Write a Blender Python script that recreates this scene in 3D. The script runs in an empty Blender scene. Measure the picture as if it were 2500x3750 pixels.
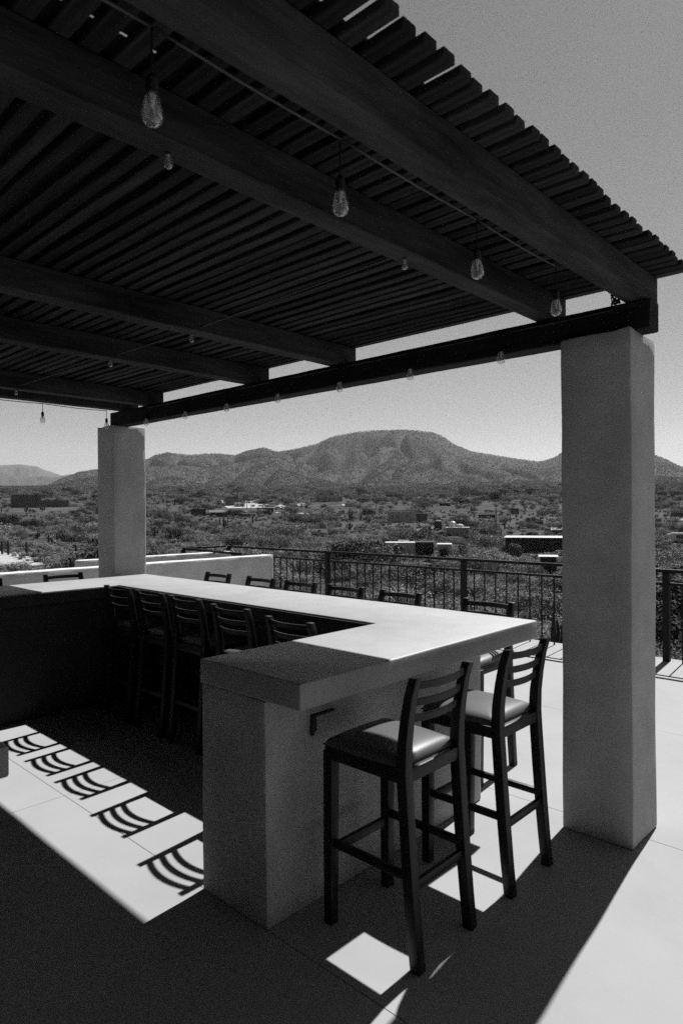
import bpy, bmesh, math, random
from mathutils import Vector, Matrix, noise
R = math.radians
random.seed(7)
S = bpy.context.scene
COL = S.collection

# ------------------------------------------------------------------ camera
F_PX, AZ, PITCH, ROLL, EYE = 2406.85, R(43.2174), R(-0.1901), R(-0.3427), 1.75
fw = Vector((math.cos(AZ)*math.cos(PITCH), math.sin(AZ)*math.cos(PITCH), math.sin(PITCH)))
rt = fw.cross(Vector((0, 0, 1))).normalized()
up = rt.cross(fw)
cr, sr = math.cos(ROLL), math.sin(ROLL)
rt2 = rt*cr + up*sr
up2 = rt*(-sr) + up*cr
cam_data = bpy.data.cameras.new("camera")
cam = bpy.data.objects.new("camera", cam_data)
COL.objects.link(cam)
cam.matrix_world = Matrix(((rt2.x, up2.x, -fw.x, 0), (rt2.y, up2.y, -fw.y, 0), (rt2.z, up2.z, -fw.z, EYE), (0, 0, 0, 1)))
cam_data.sensor_fit = 'VERTICAL'
cam_data.sensor_height = 36.0
cam_data.sensor_width = 24.0
cam_data.lens = 36.0*F_PX/3750
cam_data.clip_start = 0.05
cam_data.clip_end = 30000
cam_data.dof.use_dof = True
cam_data.dof.focus_distance = 6.0
cam_data.dof.aperture_fstop = 4.5
S.camera = cam

# ------------------------------------------------------------------ sky and sun
SUN_EL, SUN_AZ = R(50.7), R(5.6)
w = bpy.data.worlds.new("World"); S.world = w; w.use_nodes = True
nt = w.node_tree; nt.nodes.clear()
sky = nt.nodes.new('ShaderNodeTexSky'); sky.sky_type = 'NISHITA'; sky.sun_disc = False
sky.sun_elevation = SUN_EL; sky.sun_rotation = R(90)-SUN_AZ
sky.altitude = 0; sky.air_density = 1.0; sky.dust_density = 0.15; sky.ozone_density = 1.0
bw = nt.nodes.new('ShaderNodeVectorMath'); bw.operation = 'DOT_PRODUCT'
bw.inputs[1].default_value = (0.55, 0.15, 0.0)      # black and white film seen through a red filter
bg = nt.nodes.new('ShaderNodeBackground'); bg.inputs[1].default_value = 0.05
wo = nt.nodes.new('ShaderNodeOutputWorld')
nt.links.new(sky.outputs[0], bw.inputs[0]); nt.links.new(bw.outputs['Value'], bg.inputs[0]); nt.links.new(bg.outputs[0], wo.inputs[0])
sd = bpy.data.lights.new("sun", 'SUN'); sd.energy = 5.0; sd.angle = R(0.53); sd.color = (1, 1, 1)
sun = bpy.data.objects.new("sun", sd); COL.objects.link(sun)
sdir = Vector((math.cos(SUN_EL)*math.cos(SUN_AZ), math.cos(SUN_EL)*math.sin(SUN_AZ), math.sin(SUN_EL)))
sun.rotation_euler = sdir.to_track_quat('Z', 'Y').to_euler(); sun.location = sdir*50
S.view_settings.view_transform = 'Standard'; S.view_settings.look = 'None'
S.view_settings.gamma = 1.0; S.view_settings.exposure = 1.02; S.view_settings.use_curve_mapping = False
S.render.engine = 'CYCLES'
S.cycles.max_bounces = 8; S.cycles.diffuse_bounces = 4; S.cycles.transparent_max_bounces = 16
S.cycles.use_denoising = False

# ------------------------------------------------------------------ helpers
def mat(name, lo, hi=None, scale=8, rough=.8, bump=0, bscale=60, spec=.3, stretch=None, metal=0, detail=6, rnd=0, bdist=.01):
    m = bpy.data.materials.new(name); m.use_nodes = True
    n = m.node_tree; b = n.nodes['Principled BSDF']
    b.inputs['Roughness'].default_value = rough
    b.inputs['Specular IOR Level'].default_value = spec
    b.inputs['Metallic'].default_value = metal
    hi = lo if hi is None else hi
    tc = n.nodes.new('ShaderNodeTexCoord'); mp = n.nodes.new('ShaderNodeMapping')
    n.links.new(tc.outputs['Object'], mp.inputs[0])
    if stretch: mp.inputs['Scale'].default_value = stretch
    nz = n.nodes.new('ShaderNodeTexNoise'); nz.inputs['Scale'].default_value = scale; nz.inputs['Detail'].default_value = detail; nz.inputs['Roughness'].default_value = .62
    n.links.new(mp.outputs[0], nz.inputs['Vector'])
    cr_ = n.nodes.new('ShaderNodeValToRGB')
    cr_.color_ramp.elements[0].position = .3; cr_.color_ramp.elements[1].position = .7
    cr_.color_ramp.elements[0].color = (lo, lo, lo, 1); cr_.color_ramp.elements[1].color = (hi, hi, hi, 1)
    n.links.new(nz.outputs[0], cr_.inputs[0])
    out = cr_.outputs[0]
    if rnd:
        oi = n.nodes.new('ShaderNodeObjectInfo'); mr = n.nodes.new('ShaderNodeMapRange')
        mr.inputs[3].default_value = 1-rnd; mr.inputs[4].default_value = 1+rnd
        n.links.new(oi.outputs['Random'], mr.inputs[0])
        mx = n.nodes.new('ShaderNodeVectorMath'); mx.operation = 'SCALE'
        n.links.new(out, mx.inputs[0]); n.links.new(mr.outputs[0], mx.inputs['Scale']); out = mx.outputs[0]
    n.links.new(out, b.inputs['Base Color'])
    if bump:
        n2 = n.nodes.new('ShaderNodeTexNoise'); n2.inputs['Scale'].default_value = bscale; n2.inputs['Detail'].default_value = 5
        n.links.new(mp.outputs[0], n2.inputs['Vector'])
        bp = n.nodes.new('ShaderNodeBump'); bp.inputs['Strength'].default_value = bump; bp.inputs['Distance'].default_value = bdist
        n.links.new(n2.outputs[0], bp.inputs['Height']); n.links.new(bp.outputs[0], b.inputs['Normal'])
    return m

M = {}
M['floor'] = mat('polished_concrete', .232, .262, scale=1.3, spec=.12, rough=.8, bump=.05, bscale=90, detail=9)
def add_stains(m, sc, lo, p0=.50, p1=.72):
    n = m.node_tree; b = n.nodes['Principled BSDF']; src = b.inputs['Base Color'].links[0].from_socket
    tc = n.nodes.new('ShaderNodeTexCoord'); t = n.nodes.new('ShaderNodeTexNoise'); t.inputs['Scale'].default_value = sc; t.inputs['Detail'].default_value = 12; t.inputs['Roughness'].default_value = .7; t.inputs['Distortion'].default_value = .6
    n.links.new(tc.outputs['Object'], t.inputs['Vector'])
    r_ = n.nodes.new('ShaderNodeValToRGB'); e = r_.color_ramp.elements; e[0].position = p0; e[1].position = p1; e[0].color = (1, 1, 1, 1); e[1].color = (lo,)*3+(1,)
    n.links.new(t.outputs[0], r_.inputs[0])
    k = n.nodes.new('ShaderNodeVectorMath'); k.operation = 'MULTIPLY'; n.links.new(src, k.inputs[0]); n.links.new(r_.outputs[0], k.inputs[1]); n.links.new(k.outputs[0], b.inputs['Base Color'])
add_stains(M['floor'], 1.1, .92)
M['joint'] = mat('joint_grit', .06, .1)
M['counter'] = mat('microcement', .225, .265, scale=5, rough=.5, bump=.08, bscale=40, detail=9)
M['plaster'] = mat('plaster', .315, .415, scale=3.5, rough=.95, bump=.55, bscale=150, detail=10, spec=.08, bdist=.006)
M['plasterw'] = mat('parapet_plaster', .42, .52, scale=4, rough=.95, bump=.5, bscale=90, spec=.08, bdist=.008)
M['slat'] = mat('dark_stained_pine', .006, .036, scale=5, rough=.8, bump=.4, bscale=20, stretch=(6, .5, 6), rnd=.5, spec=.08)
M['joist'] = mat('dark_stained_joist', .006, .05, scale=3.0, rough=.75, bump=.5, bscale=14, stretch=(.5, 3.2, 3.2), rnd=.15, spec=.12, detail=9)
M['beam'] = mat('dark_stained_beam', .008, .022, scale=3.5, rough=.8, bump=.4, bscale=14, stretch=(5, .6, 5), spec=.1)
M['stool'] = mat('espresso_stained_wood', .004, .014, scale=9, rough=.45, bump=.15, bscale=40, stretch=(4, 4, .5), spec=.25)
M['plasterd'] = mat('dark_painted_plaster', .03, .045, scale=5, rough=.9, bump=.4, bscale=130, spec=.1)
add_stains(M['counter'], 2.3, .91); add_stains(M['plaster'], 1.7, .84); add_stains(M['plasterw'], 1.5, .85)
M['leather'] = mat('black_vinyl', .065, .08, scale=90, rough=.40, bump=.15, bscale=260, spec=.2, bdist=.003)
M['metal'] = mat('black_painted_steel', .004, .007, scale=20, rough=.5, spec=.2)
M['rubber'] = mat('black_rubber', .003, .005, rough=.6)
M['cablem'] = mat('grey_cable_sheath', .03, .05, rough=.5)
M['stem'] = mat('frosted_glass_stem', .45, .5, rough=.4)
M['plate'] = mat('grey_steel_plate', .14, .2, rough=.5, spec=.4)

def glass_mat():
    m = bpy.data.materials.new('clear_bulb_glass'); m.use_nodes = True
    n = m.node_tree; o = n.nodes['Material Output']; n.nodes.remove(n.nodes['Principled BSDF'])
    tr = n.nodes.new('ShaderNodeBsdfTransparent'); tr.inputs[0].default_value = (.95, .95, .95, 1)
    gl = n.nodes.new('ShaderNodeBsdfGlossy'); gl.inputs['Roughness'].default_value = .08
    df = n.nodes.new('ShaderNodeBsdfDiffuse'); df.inputs[0].default_value = (.45, .45, .45, 1)
    lw = n.nodes.new('ShaderNodeLayerWeight'); lw.inputs[0].default_value = .35
    m1 = n.nodes.new('ShaderNodeMixShader'); m1.inputs[0].default_value = .16
    n.links.new(tr.outputs[0], m1.inputs[1]); n.links.new(df.outputs[0], m1.inputs[2])
    mx = n.nodes.new('ShaderNodeMixShader')
    n.links.new(lw.outputs['Facing'], mx.inputs[0]); n.links.new(m1.outputs[0], mx.inputs[1]); n.links.new(gl.outputs[0], mx.inputs[2])
    n.links.new(mx.outputs[0], o.inputs[0])
    return m
M['glass'] = glass_mat()

def tag(o, label=None, cat=None, group=None, kind=None):
    if label: o['label'] = label
    if cat: o['category'] = cat
    if group: o['group'] = group
    if kind: o['kind'] = kind
    return o

def empty(name, loc=(0, 0, 0), rz=0):
    o = bpy.data.objects.new(name, None); COL.objects.link(o); o.location = loc; o.rotation_euler = (0, 0, rz)
    o.empty_display_size = .1
    return o

class MB:
    def __init__(s): s.v = []; s.f = []
    def box(s, a, b):
        x0, y0, z0 = a; x1, y1, z1 = b; i = len(s.v)
        s.v += [(x0,y0,z0),(x1,y0,z0),(x1,y1,z0),(x0,y1,z0),(x0,y0,z1),(x1,y0,z1),(x1,y1,z1),(x0,y1,z1)]
        s.f += [tuple(i+k for k in q) for q in ((0,3,2,1),(4,5,6,7),(0,1,5,4),(1,2,6,5),(2,3,7,6),(3,0,4,7))]
        return s
    def bar(s, p, q, wx, wy=None):     # square bar from p to q
        p = Vector(p); q = Vector(q); wy = wy or wx; d = (q-p).normalized()
        a = d.cross(Vector((0, 0, 1)))
        if a.length < .05: a = Vector((1, 0, 0))
        a.normalize(); b = a.cross(d); i = len(s.v)
        for c in (p, q):
            for sa, sb in ((-1,-1),(1,-1),(1,1),(-1,1)): s.v.append(tuple(c+a*sa*wx/2+b*sb*wy/2))
        s.f += [tuple(i+k for k in f) for f in ((0,1,2,3),(7,6,5,4),(0,4,5,1),(1,5,6,2),(2,6,7,3),(3,7,4,0))]
        return s
    def tube(s, pts, rad, n=8, cap=True):
        pts = [Vector(p) for p in pts]; i = len(s.v)
        rads = rad if isinstance(rad, (list, tuple)) else [rad]*len(pts)
        for k, p in enumerate(pts):
            d = (pts[min(k+1, len(pts)-1)]-pts[max(k-1, 0)]).normalized()
            a = d.cross(Vector((0, 0, 1)))
            if a.length < .1: a = d.cross(Vector((1, 0, 0)))
            a.normalize(); b = a.cross(d)
            for j in range(n):
                t = 2*math.pi*j/n
                s.v.append(tuple(p+(a*math.cos(t)+b*math.sin(t))*rads[k]))
        for k in range(len(pts)-1):
            for j in range(n):
                s.f.append((i+k*n+j, i+k*n+(j+1) % n, i+(k+1)*n+(j+1) % n, i+(k+1)*n+j))
        if cap:
            s.f.append(tuple(i+j for j in range(n))[::-1]); s.f.append(tuple(i+(len(pts)-1)*n+j for j in range(n)))
        return s
    def lathe(s, prof, c=(0, 0, 0), n=16):   # prof: (r, z)
        i = len(s.v)
        for r_, z_ in prof:
            for j in range(n):
                t = 2*math.pi*j/n; s.v.append((c[0]+r_*math.cos(t), c[1]+r_*math.sin(t), c[2]+z_))
        for k in range(len(prof)-1):
            for j in range(n):
                s.f.append((i+k*n+j, i+k*n+(j+1) % n, i+(k+1)*n+(j+1) % n, i+(k+1)*n+j))
        return s
    def mesh(s, name, m, smooth=False):
        me = bpy.data.meshes.new(name); me.from_pydata(s.v, [], s.f)
        bm = bmesh.new(); bm.from_mesh(me); bmesh.ops.recalc_face_normals(bm, faces=bm.faces[:]); bm.to_mesh(me); bm.free()
        if m: me.materials.append(m)
        if smooth: me.shade_smooth()
        me.update(); return me
    def build(s, name, m, parent=None, bevel=0, smooth=False, seg=2, wob=0, cuts=0, wscale=1.5):
        me = s.mesh(name, m, smooth)
        if bevel or cuts:
            bm = bmesh.new(); bm.from_mesh(me)
            if bevel: bmesh.ops.bevel(bm, geom=bm.edges[:], offset=bevel, segments=seg, affect='EDGES', profile=.5)
            if cuts:
                for _ in range(cuts):
                    long = [e for e in bm.edges if e.calc_length() > .09]
                    if not long: break
                    bmesh.ops.subdivide_edges(bm, edges=long, cuts=1, use_grid_fill=True)
            bm.to_mesh(me); bm.free()
        if wob:
            for v in me.vertices:
                c = v.co*wscale
                v.co += Vector((noise.noise(c*3), noise.noise(c*3+Vector((9, 2, 5))), noise.noise(c*3+Vector((3, 7, 1)))*.7))*wob
        if bevel:
            me.shade_smooth()
            try: me.set_sharp_from_angle(angle=R(40))
            except Exception: pass
        o = bpy.data.objects.new(name, me); COL.objects.link(o)
        if parent: o.parent = parent
        return o

def kids(o): return [c for c in bpy.data.objects if c.parent == o]
def copy_tree(o, parent=None, tree=None):
    if tree is None:
        tree = {}
        for c in bpy.data.objects:
            if c.parent: tree.setdefault(c.parent.name, []).append(c)
    c = o.copy(); COL.objects.link(c)
    if parent: c.parent = parent
    for ch in tree.get(o.name, []): copy_tree(ch, c, tree)
    return c

# ------------------------------------------------------------------ terrace floor
fl = MB().box((-6, -6, -.34), (8.15, 10.75, -.008)).build('terrace_floor', M['joint']); tag(fl, kind='structure')
xc = [-6, -3.73, -1.9, -.07, 1.772, 3.625, 5.457, 7.29, 8.075, 8.15]
yc = [-6, -3.39, .31, 4.015, 7.7, 10.75]
for i in range(len(xc)-1):
    for j in range(len(yc)-1):
        g = .002
        p = MB().box((xc[i]+g, yc[j]+g, -.02), (xc[i+1]-g, yc[j+1]-g, random.uniform(-.0006, .0006))).build('floor_panel', M['floor'], fl)
MB().box((-5.9, -5.9, -8.6), (8.0, 10.6, -.345)).build('support_wall', M['plasterw'], fl)

# ------------------------------------------------------------------ bar counter
bar = tag(empty('bar_counter', (2.6, 4.2, 0)), 'long U-shaped plastered bar counter with a thick smooth top, half in sun', 'bar counter')
def rel(o): o.location = -Vector(o.parent.location) if o.parent else o.location
ZC, TH = 1.067, .110
outer = [(1.76, 1.883), (3.744, 1.883), (3.744, 6.436), (.3, 6.436), (.3, 5.683), (3.018, 5.683), (3.018, 2.556), (1.76, 2.556)]
bm = bmesh.new()
def densify(pts, step=.1):
    out = []
    for k, p in enumerate(pts):
        q = pts[(k+1) % len(pts)]; n = max(1, int(math.hypot(q[0]-p[0], q[1]-p[1])/step))
        for t in range(n): out.append((p[0]+(q[0]-p[0])*t/n, p[1]+(q[1]-p[1])*t/n))
    return out
def prism(pts, z0, z1, name, m, parent, bevel=.008, wob=.0, step=None):
    bm = bmesh.new(); vs = [bm.verts.new((x, y, z0)) for x, y in pts]; f = bm.faces.new(vs)
    r_ = bmesh.ops.extrude_face_region(bm, geom=[f]); up_ = [v for v in r_['geom'] if isinstance(v, bmesh.types.BMVert)]
    for v in up_: v.co.z = z1
    bmesh.ops.recalc_face_normals(bm, faces=bm.faces[:])
    if bevel:
        ed = [e for e in bm.edges if len(e.link_faces) == 2 and e.calc_face_angle(0) > .5]
        bmesh.ops.bevel(bm, geom=ed, offset=bevel, segments=3, affect='EDGES', profile=.5)
    me = bpy.data.meshes.new(name); bm.to_mesh(me); bm.free(); me.materials.append(m)
    if wob:
        for v in me.vertices:
            c = v.co*2.2; v.co.x += noise.noise(c)*wob; v.co.y += noise.noise(c+Vector((5, 5, 5)))*wob; v.co.z += noise.noise(c+Vector((1, 8, 5)))*wob*.5
    me.shade_smooth()
    try: me.set_sharp_from_angle(angle=R(35))
    except Exception: pass
    o = bpy.data.objects.new(name, me); COL.objects.link(o); o.parent = parent
    if parent: rel(o)
    return o
prism(densify(outer), ZC-TH, ZC, 'countertop', M['counter'], bar, bevel=.009, wob=.005)
def wall(name, a, b, parent, m=None, wob=.004):
    o = MB().box(a, b).build(name, m or M['plaster'], parent, bevel=.012, cuts=5, wob=wob)
    if parent: rel(o)
    return o
wall('base_wall', (1.764, 2.099, 0), (3.451, 2.552, ZC-TH-.001), bar)
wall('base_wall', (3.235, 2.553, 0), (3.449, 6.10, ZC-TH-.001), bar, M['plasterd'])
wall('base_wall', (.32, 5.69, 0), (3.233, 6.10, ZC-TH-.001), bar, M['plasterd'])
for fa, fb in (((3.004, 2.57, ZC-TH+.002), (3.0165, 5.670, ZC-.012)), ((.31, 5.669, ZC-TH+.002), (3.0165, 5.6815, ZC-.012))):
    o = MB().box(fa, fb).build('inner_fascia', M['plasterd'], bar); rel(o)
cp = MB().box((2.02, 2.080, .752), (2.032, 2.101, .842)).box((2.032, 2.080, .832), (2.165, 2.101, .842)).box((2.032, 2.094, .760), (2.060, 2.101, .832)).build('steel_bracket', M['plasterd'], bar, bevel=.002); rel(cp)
# side counter whose corner pokes into the picture
sc = tag(empty('side_counter', (0, 3.2, 0)), 'corner of a lower grey plastered side counter beside the sunlit floor inside the bar', 'counter')
o = MB().box((-.2, 2.425, .82), (.878, 4.0, .93)).build('countertop', M['counter'], sc, bevel=.01); rel(o)
o = MB().box((-.1, 2.6, 0), (.70, 3.9, .819)).build('base_wall', M['plaster'], sc, bevel=.01); rel(o)

# ------------------------------------------------------------------ pillars
def pillar(x0, x1, y0, y1, z1, label, wob=.0045):
    e = MB().box((x0, y0, 0), (x1, y1, z1)).build('pillar', M['plaster'], None, bevel=.012, cuts=6, wob=wob, wscale=1.0)
    # ragged plaster edge at the top
    for v in e.data.vertices:
        if v.co.z > z1-.03:
            v.co.z += noise.noise(v.co*17)*.012
    return tag(e, label, 'pillar', 'plastered pillars of the pergola')
pillar(3.446, 3.806, 1.214, 1.592, 2.672, 'tall square plastered pillar closest to the bar stools, shaded face and bright edge')
pillar(3.454, 3.832, 6.569, 6.940, 2.672, 'smaller-looking square plastered pillar rising behind the far corner of the bar')
pillar(-2.35, -1.98, 1.214, 1.592, 2.672, 'square plastered pillar behind the viewer at the open side')
pillar(-2.35, -1.98, 6.569, 6.940, 2.672, 'square plastered pillar behind the viewer at the far side')

# unseen dark house added behind the viewer, keeps sky light off the shaded bar
light_blocker = tag(empty('house', (-4.5, 3, 0)), 'unseen dark house wall with a sliding door, added behind the viewer to block light', 'house')
o = MB().box((-5.9, -4.0, 0), (-2.95, 10.6, 3.9)).build('wall', M['plasterd'], light_blocker); rel(o)
o = MB().box((-2.94, -5.9, 0), (.3, -1.7, 3.9)).build('wing_wall', M['plasterd'], light_blocker); rel(o)  # added wing, blocks the sky behind so the shaded floor stays dark
o = MB().box((-2.96, 1.5, .02), (-2.92, 5.5, 2.3)).build('sliding_door', M['rubber'], light_blocker); rel(o)

# ------------------------------------------------------------------ pergola
per = tag(empty('pergola', (1, 4, 2.7)), 'dark stained timber pergola roof of joists and close-set slats over the bar', 'pergola')
def pp(mb, name, m, bev=.004, **k):
    o = mb.build(name, m, per, bevel=bev, seg=1, **k); rel(o); return o
XB0, XB1, ZB0, ZB1 = 3.500, 3.636, 2.664, 2.817
pp(MB().box((XB0, 1.14, ZB0), (XB1, 6.735, ZB1)), 'beam', M['beam'], .006, cuts=5, wob=.003)
pp(MB().box((-2.3, 1.14, ZB0), (-2.16, 6.735, ZB1)), 'beam', M['beam'], .006)
ZJ1 = 2.964
JO = [(1.160, 1.272), (1.660, 1.765), (3.296, 3.412), (4.296, 4.412), (5.950, 6.062), (6.443, 6.555)]
for a, b in JO:
    pp(MB().box((-2.75, a, ZB1+.001), (3.680, b, ZJ1)), 'joist', M['joist'], .005, cuts=6, wob=.005, wscale=.8)
# slats, every one a board of its own; positions of the near ones as they are nailed, unevenly
TIPS = [3.72, 3.64, 3.560, 3.482, 3.385, 3.321, 3.231, 3.152, 3.048, 2.957, 2.874, 2.784, 2.681, 2.585, 2.508, 2.424, 2.342, 2.265, 2.182, 2.094, 2.029, 1.935, 1.85, 1.761, 1.682, 1.606, 1.513, 1.433, 1.347]
TIPS = [t*.9787 for t in TIPS]; x = TIPS[-1]
while x > -2.9:
    x -= .086+random.uniform(-.009, .009); TIPS.append(x)
WD, TK = .055, .0295
smesh = {}
for k, x in enumerate(TIPS):
    var = k % 7
    if var not in smesh:
        yy0 = 1.013; yy1 = 6.70; mb = MB(); n = 24; m_ = 8
        for t in range(n+1):
            y_ = yy0+(yy1-yy0)*t/n
            bo = .0028*math.sin(t*.5+var*1.9)+.0016*math.sin(t*1.3+var)
            for (dx, dz) in ((.003, 0), (WD-.003, 0), (WD, .003), (WD, TK-.003), (WD-.003, TK), (.003, TK), (0, TK-.003), (0, .003)):
                mb.v.append((dx+bo, y_, dz))
        for t in range(n):
            for j in range(m_):
                mb.f.append((t*m_+j, t*m_+(j+1) % m_, (t+1)*m_+(j+1) % m_, (t+1)*m_+j))
        mb.f.append(tuple(range(m_))); mb.f.append(tuple(n*m_+j for j in range(m_)))
        smesh[var] = mb.mesh('slat', M['slat'])
    o = bpy.data.objects.new('slat', smesh[var]); COL.objects.link(o); o.parent = per
    o.location = Vector((x, random.uniform(-.008, .008), ZJ1+.0015)) - Vector(per.location)
    o.rotation_euler = (0, 0, random.uniform(-.0012, .0012))
pp(MB().box((1.02, 1.145, ZJ1+.032), (3.74, 6.65, ZJ1+.042)), 'roof_sheet', M['beam'], .001)
pp(MB().box((-2.9, 1.145, ZJ1+.032), (1.018, 1.585, ZJ1+.042)), 'roof_sheet', M['beam'], .001)
pp(MB().box((-2.9, 1.603, ZJ1+.032), (1.018, 6.65, ZJ1+.042)), 'roof_sheet', M['beam'], .001)

# ------------------------------------------------------------------ string lights
def TR(p):       # the roof's own scale
    return Vector((p[0]/1.023, p[1]/1.023, 1.75+(p[2]-1.75)/1.023))
def bulb(parent, pos, drop=.15, sz=1.0):
    e = MB().lathe([(0, -.0+.0), (.012, 0), (.0145, -.004), (.019, -.02), (.0245, -.045), (.0235, -.058), (.018, -.068), (.009, -.0735), (.0001, -.075)], n=20).build('glass_bulb', M['glass'], parent, smooth=True)
    e.location = Vector(pos); e.scale = (sz,)*3
    s_ = MB().lathe([(.0001, .040), (.006, .040), (.010, .034), (.0135, .028), (.0135, 0), (.0125, -.003), (.0001, -.003)], n=12).tube([(0, 0, .039), (.001, .001, drop/sz)], .0028, 6).build('socket', M['rubber'], e, smooth=False)
    f_ = MB().tube([(0, 0, -.004), (0, 0, -.028), (.004, 0, -.034), (.006, 0, -.046)], [.009, .004, .002, .0015], 8).build('filament_stem', M['stem'], e)
    return e
def cable(name, pts, parent):
    return MB().tube(pts, .004, 6).build(name, M['cablem'], parent, smooth=True)
def sagline(p, q, n, sag):
    p = Vector(p); q = Vector(q)
    return [p.lerp(q, t/n)-Vector((0, 0, sag*math.sin(math.pi*t/n))) for t in range(n+1)]
g = tag(empty('string_lights', (2, 1.32, 2.83)), 'string of clear bulbs hanging along the inner side of the outermost joist above the stools', 'string lights', 'strings of clear bulbs under the pergola')
xs = [-1.1, -.48, .15, .79, 1.41, 2.15, 2.81]
pts = []
for a, b in zip(xs[:-1], xs[1:]): pts += sagline((a/1.023, 1.288, 2.813), (b/1.023, 1.288, 2.813), 6, .006)
o = cable('cable', pts, g); rel(o)
for i, x_ in enumerate(xs):
    bulb(g, Vector((x_/1.023, 1.288+.004*math.sin(i*2), 2.667))-g.location, sz=1.0)
g = tag(empty('string_lights', (3.485, 4, 2.8)), 'string of clear bulbs peeping out below the main beam against the sky', 'string lights', 'strings of clear bulbs under the pergola')
ys = [1.32, 1.973, 2.643, 3.285, 3.964, 4.632, 5.267, 5.955]
o = cable('cable', sum([sagline((3.492, a, 2.79), (3.492, b, 2.79), 4, .004) for a, b in zip(ys[:-1], ys[1:])], []), g); rel(o)
for i, y_ in enumerate(ys):
    if i: bulb(g, Vector((3.483, y_, 2.681))-g.location, drop=.11)
g = tag(empty('string_lights', (2, 6.7, 2.8)), 'string of clear bulbs dangling on short leads below the farthest joist', 'string lights', 'strings of clear bulbs under the pergola')
xs3 = [.7, 1.4, 2.08, 2.77, 3.45]
o = cable('cable', sum([sagline((a/1.023, 6.562, 2.812), (b/1.023, 6.562, 2.812), 4, .008) for a, b in zip(xs3[:-1], xs3[1:])], []), g); rel(o)
for x_ in xs3: bulb(g, Vector((x_/1.023, 6.565, 2.694))-g.location, drop=.125)
g = tag(empty('string_lights', (2.3, 3.9, 2.83)), 'string of clear bulbs crossing under the middle joists', 'string lights', 'strings of clear bulbs under the pergola')
cr_pts = [(1.11, 1.76, 2.838), (2.284, 1.76, 2.838), (2.345, 3.47, 2.838), (2.335, 4.48, 2.838), (2.3, 6.14, 2.838)]
for c_ in cr_pts:
    bulb(g, TR(c_)+Vector((0, 0, .005))-g.location, drop=.03, sz=.62)
o = cable('cable', [TR(p) for p in [(1.11, 1.815, 2.87), (2.284, 1.815, 2.87), (2.345, 3.50, 2.87), (2.335, 4.52, 2.87), (2.3, 6.21, 2.87)]], g); rel(o)

ct = MB()
for k in range(7):
    a0 = k*.9; ct.tube([(3.512+.012*math.sin(a0+t*1.1), 1.315+.02*math.cos(a0*1.7+t), 2.822+.09*t/6+.006*math.sin(t*2+k)) for t in range(7)], .005, 5)
ct = ct.build('cable_tangle', M['rubber'], None); tag(ct, 'tangled bundle of black cable jammed between beam and outermost joist above the big pillar', 'cable')

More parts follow.
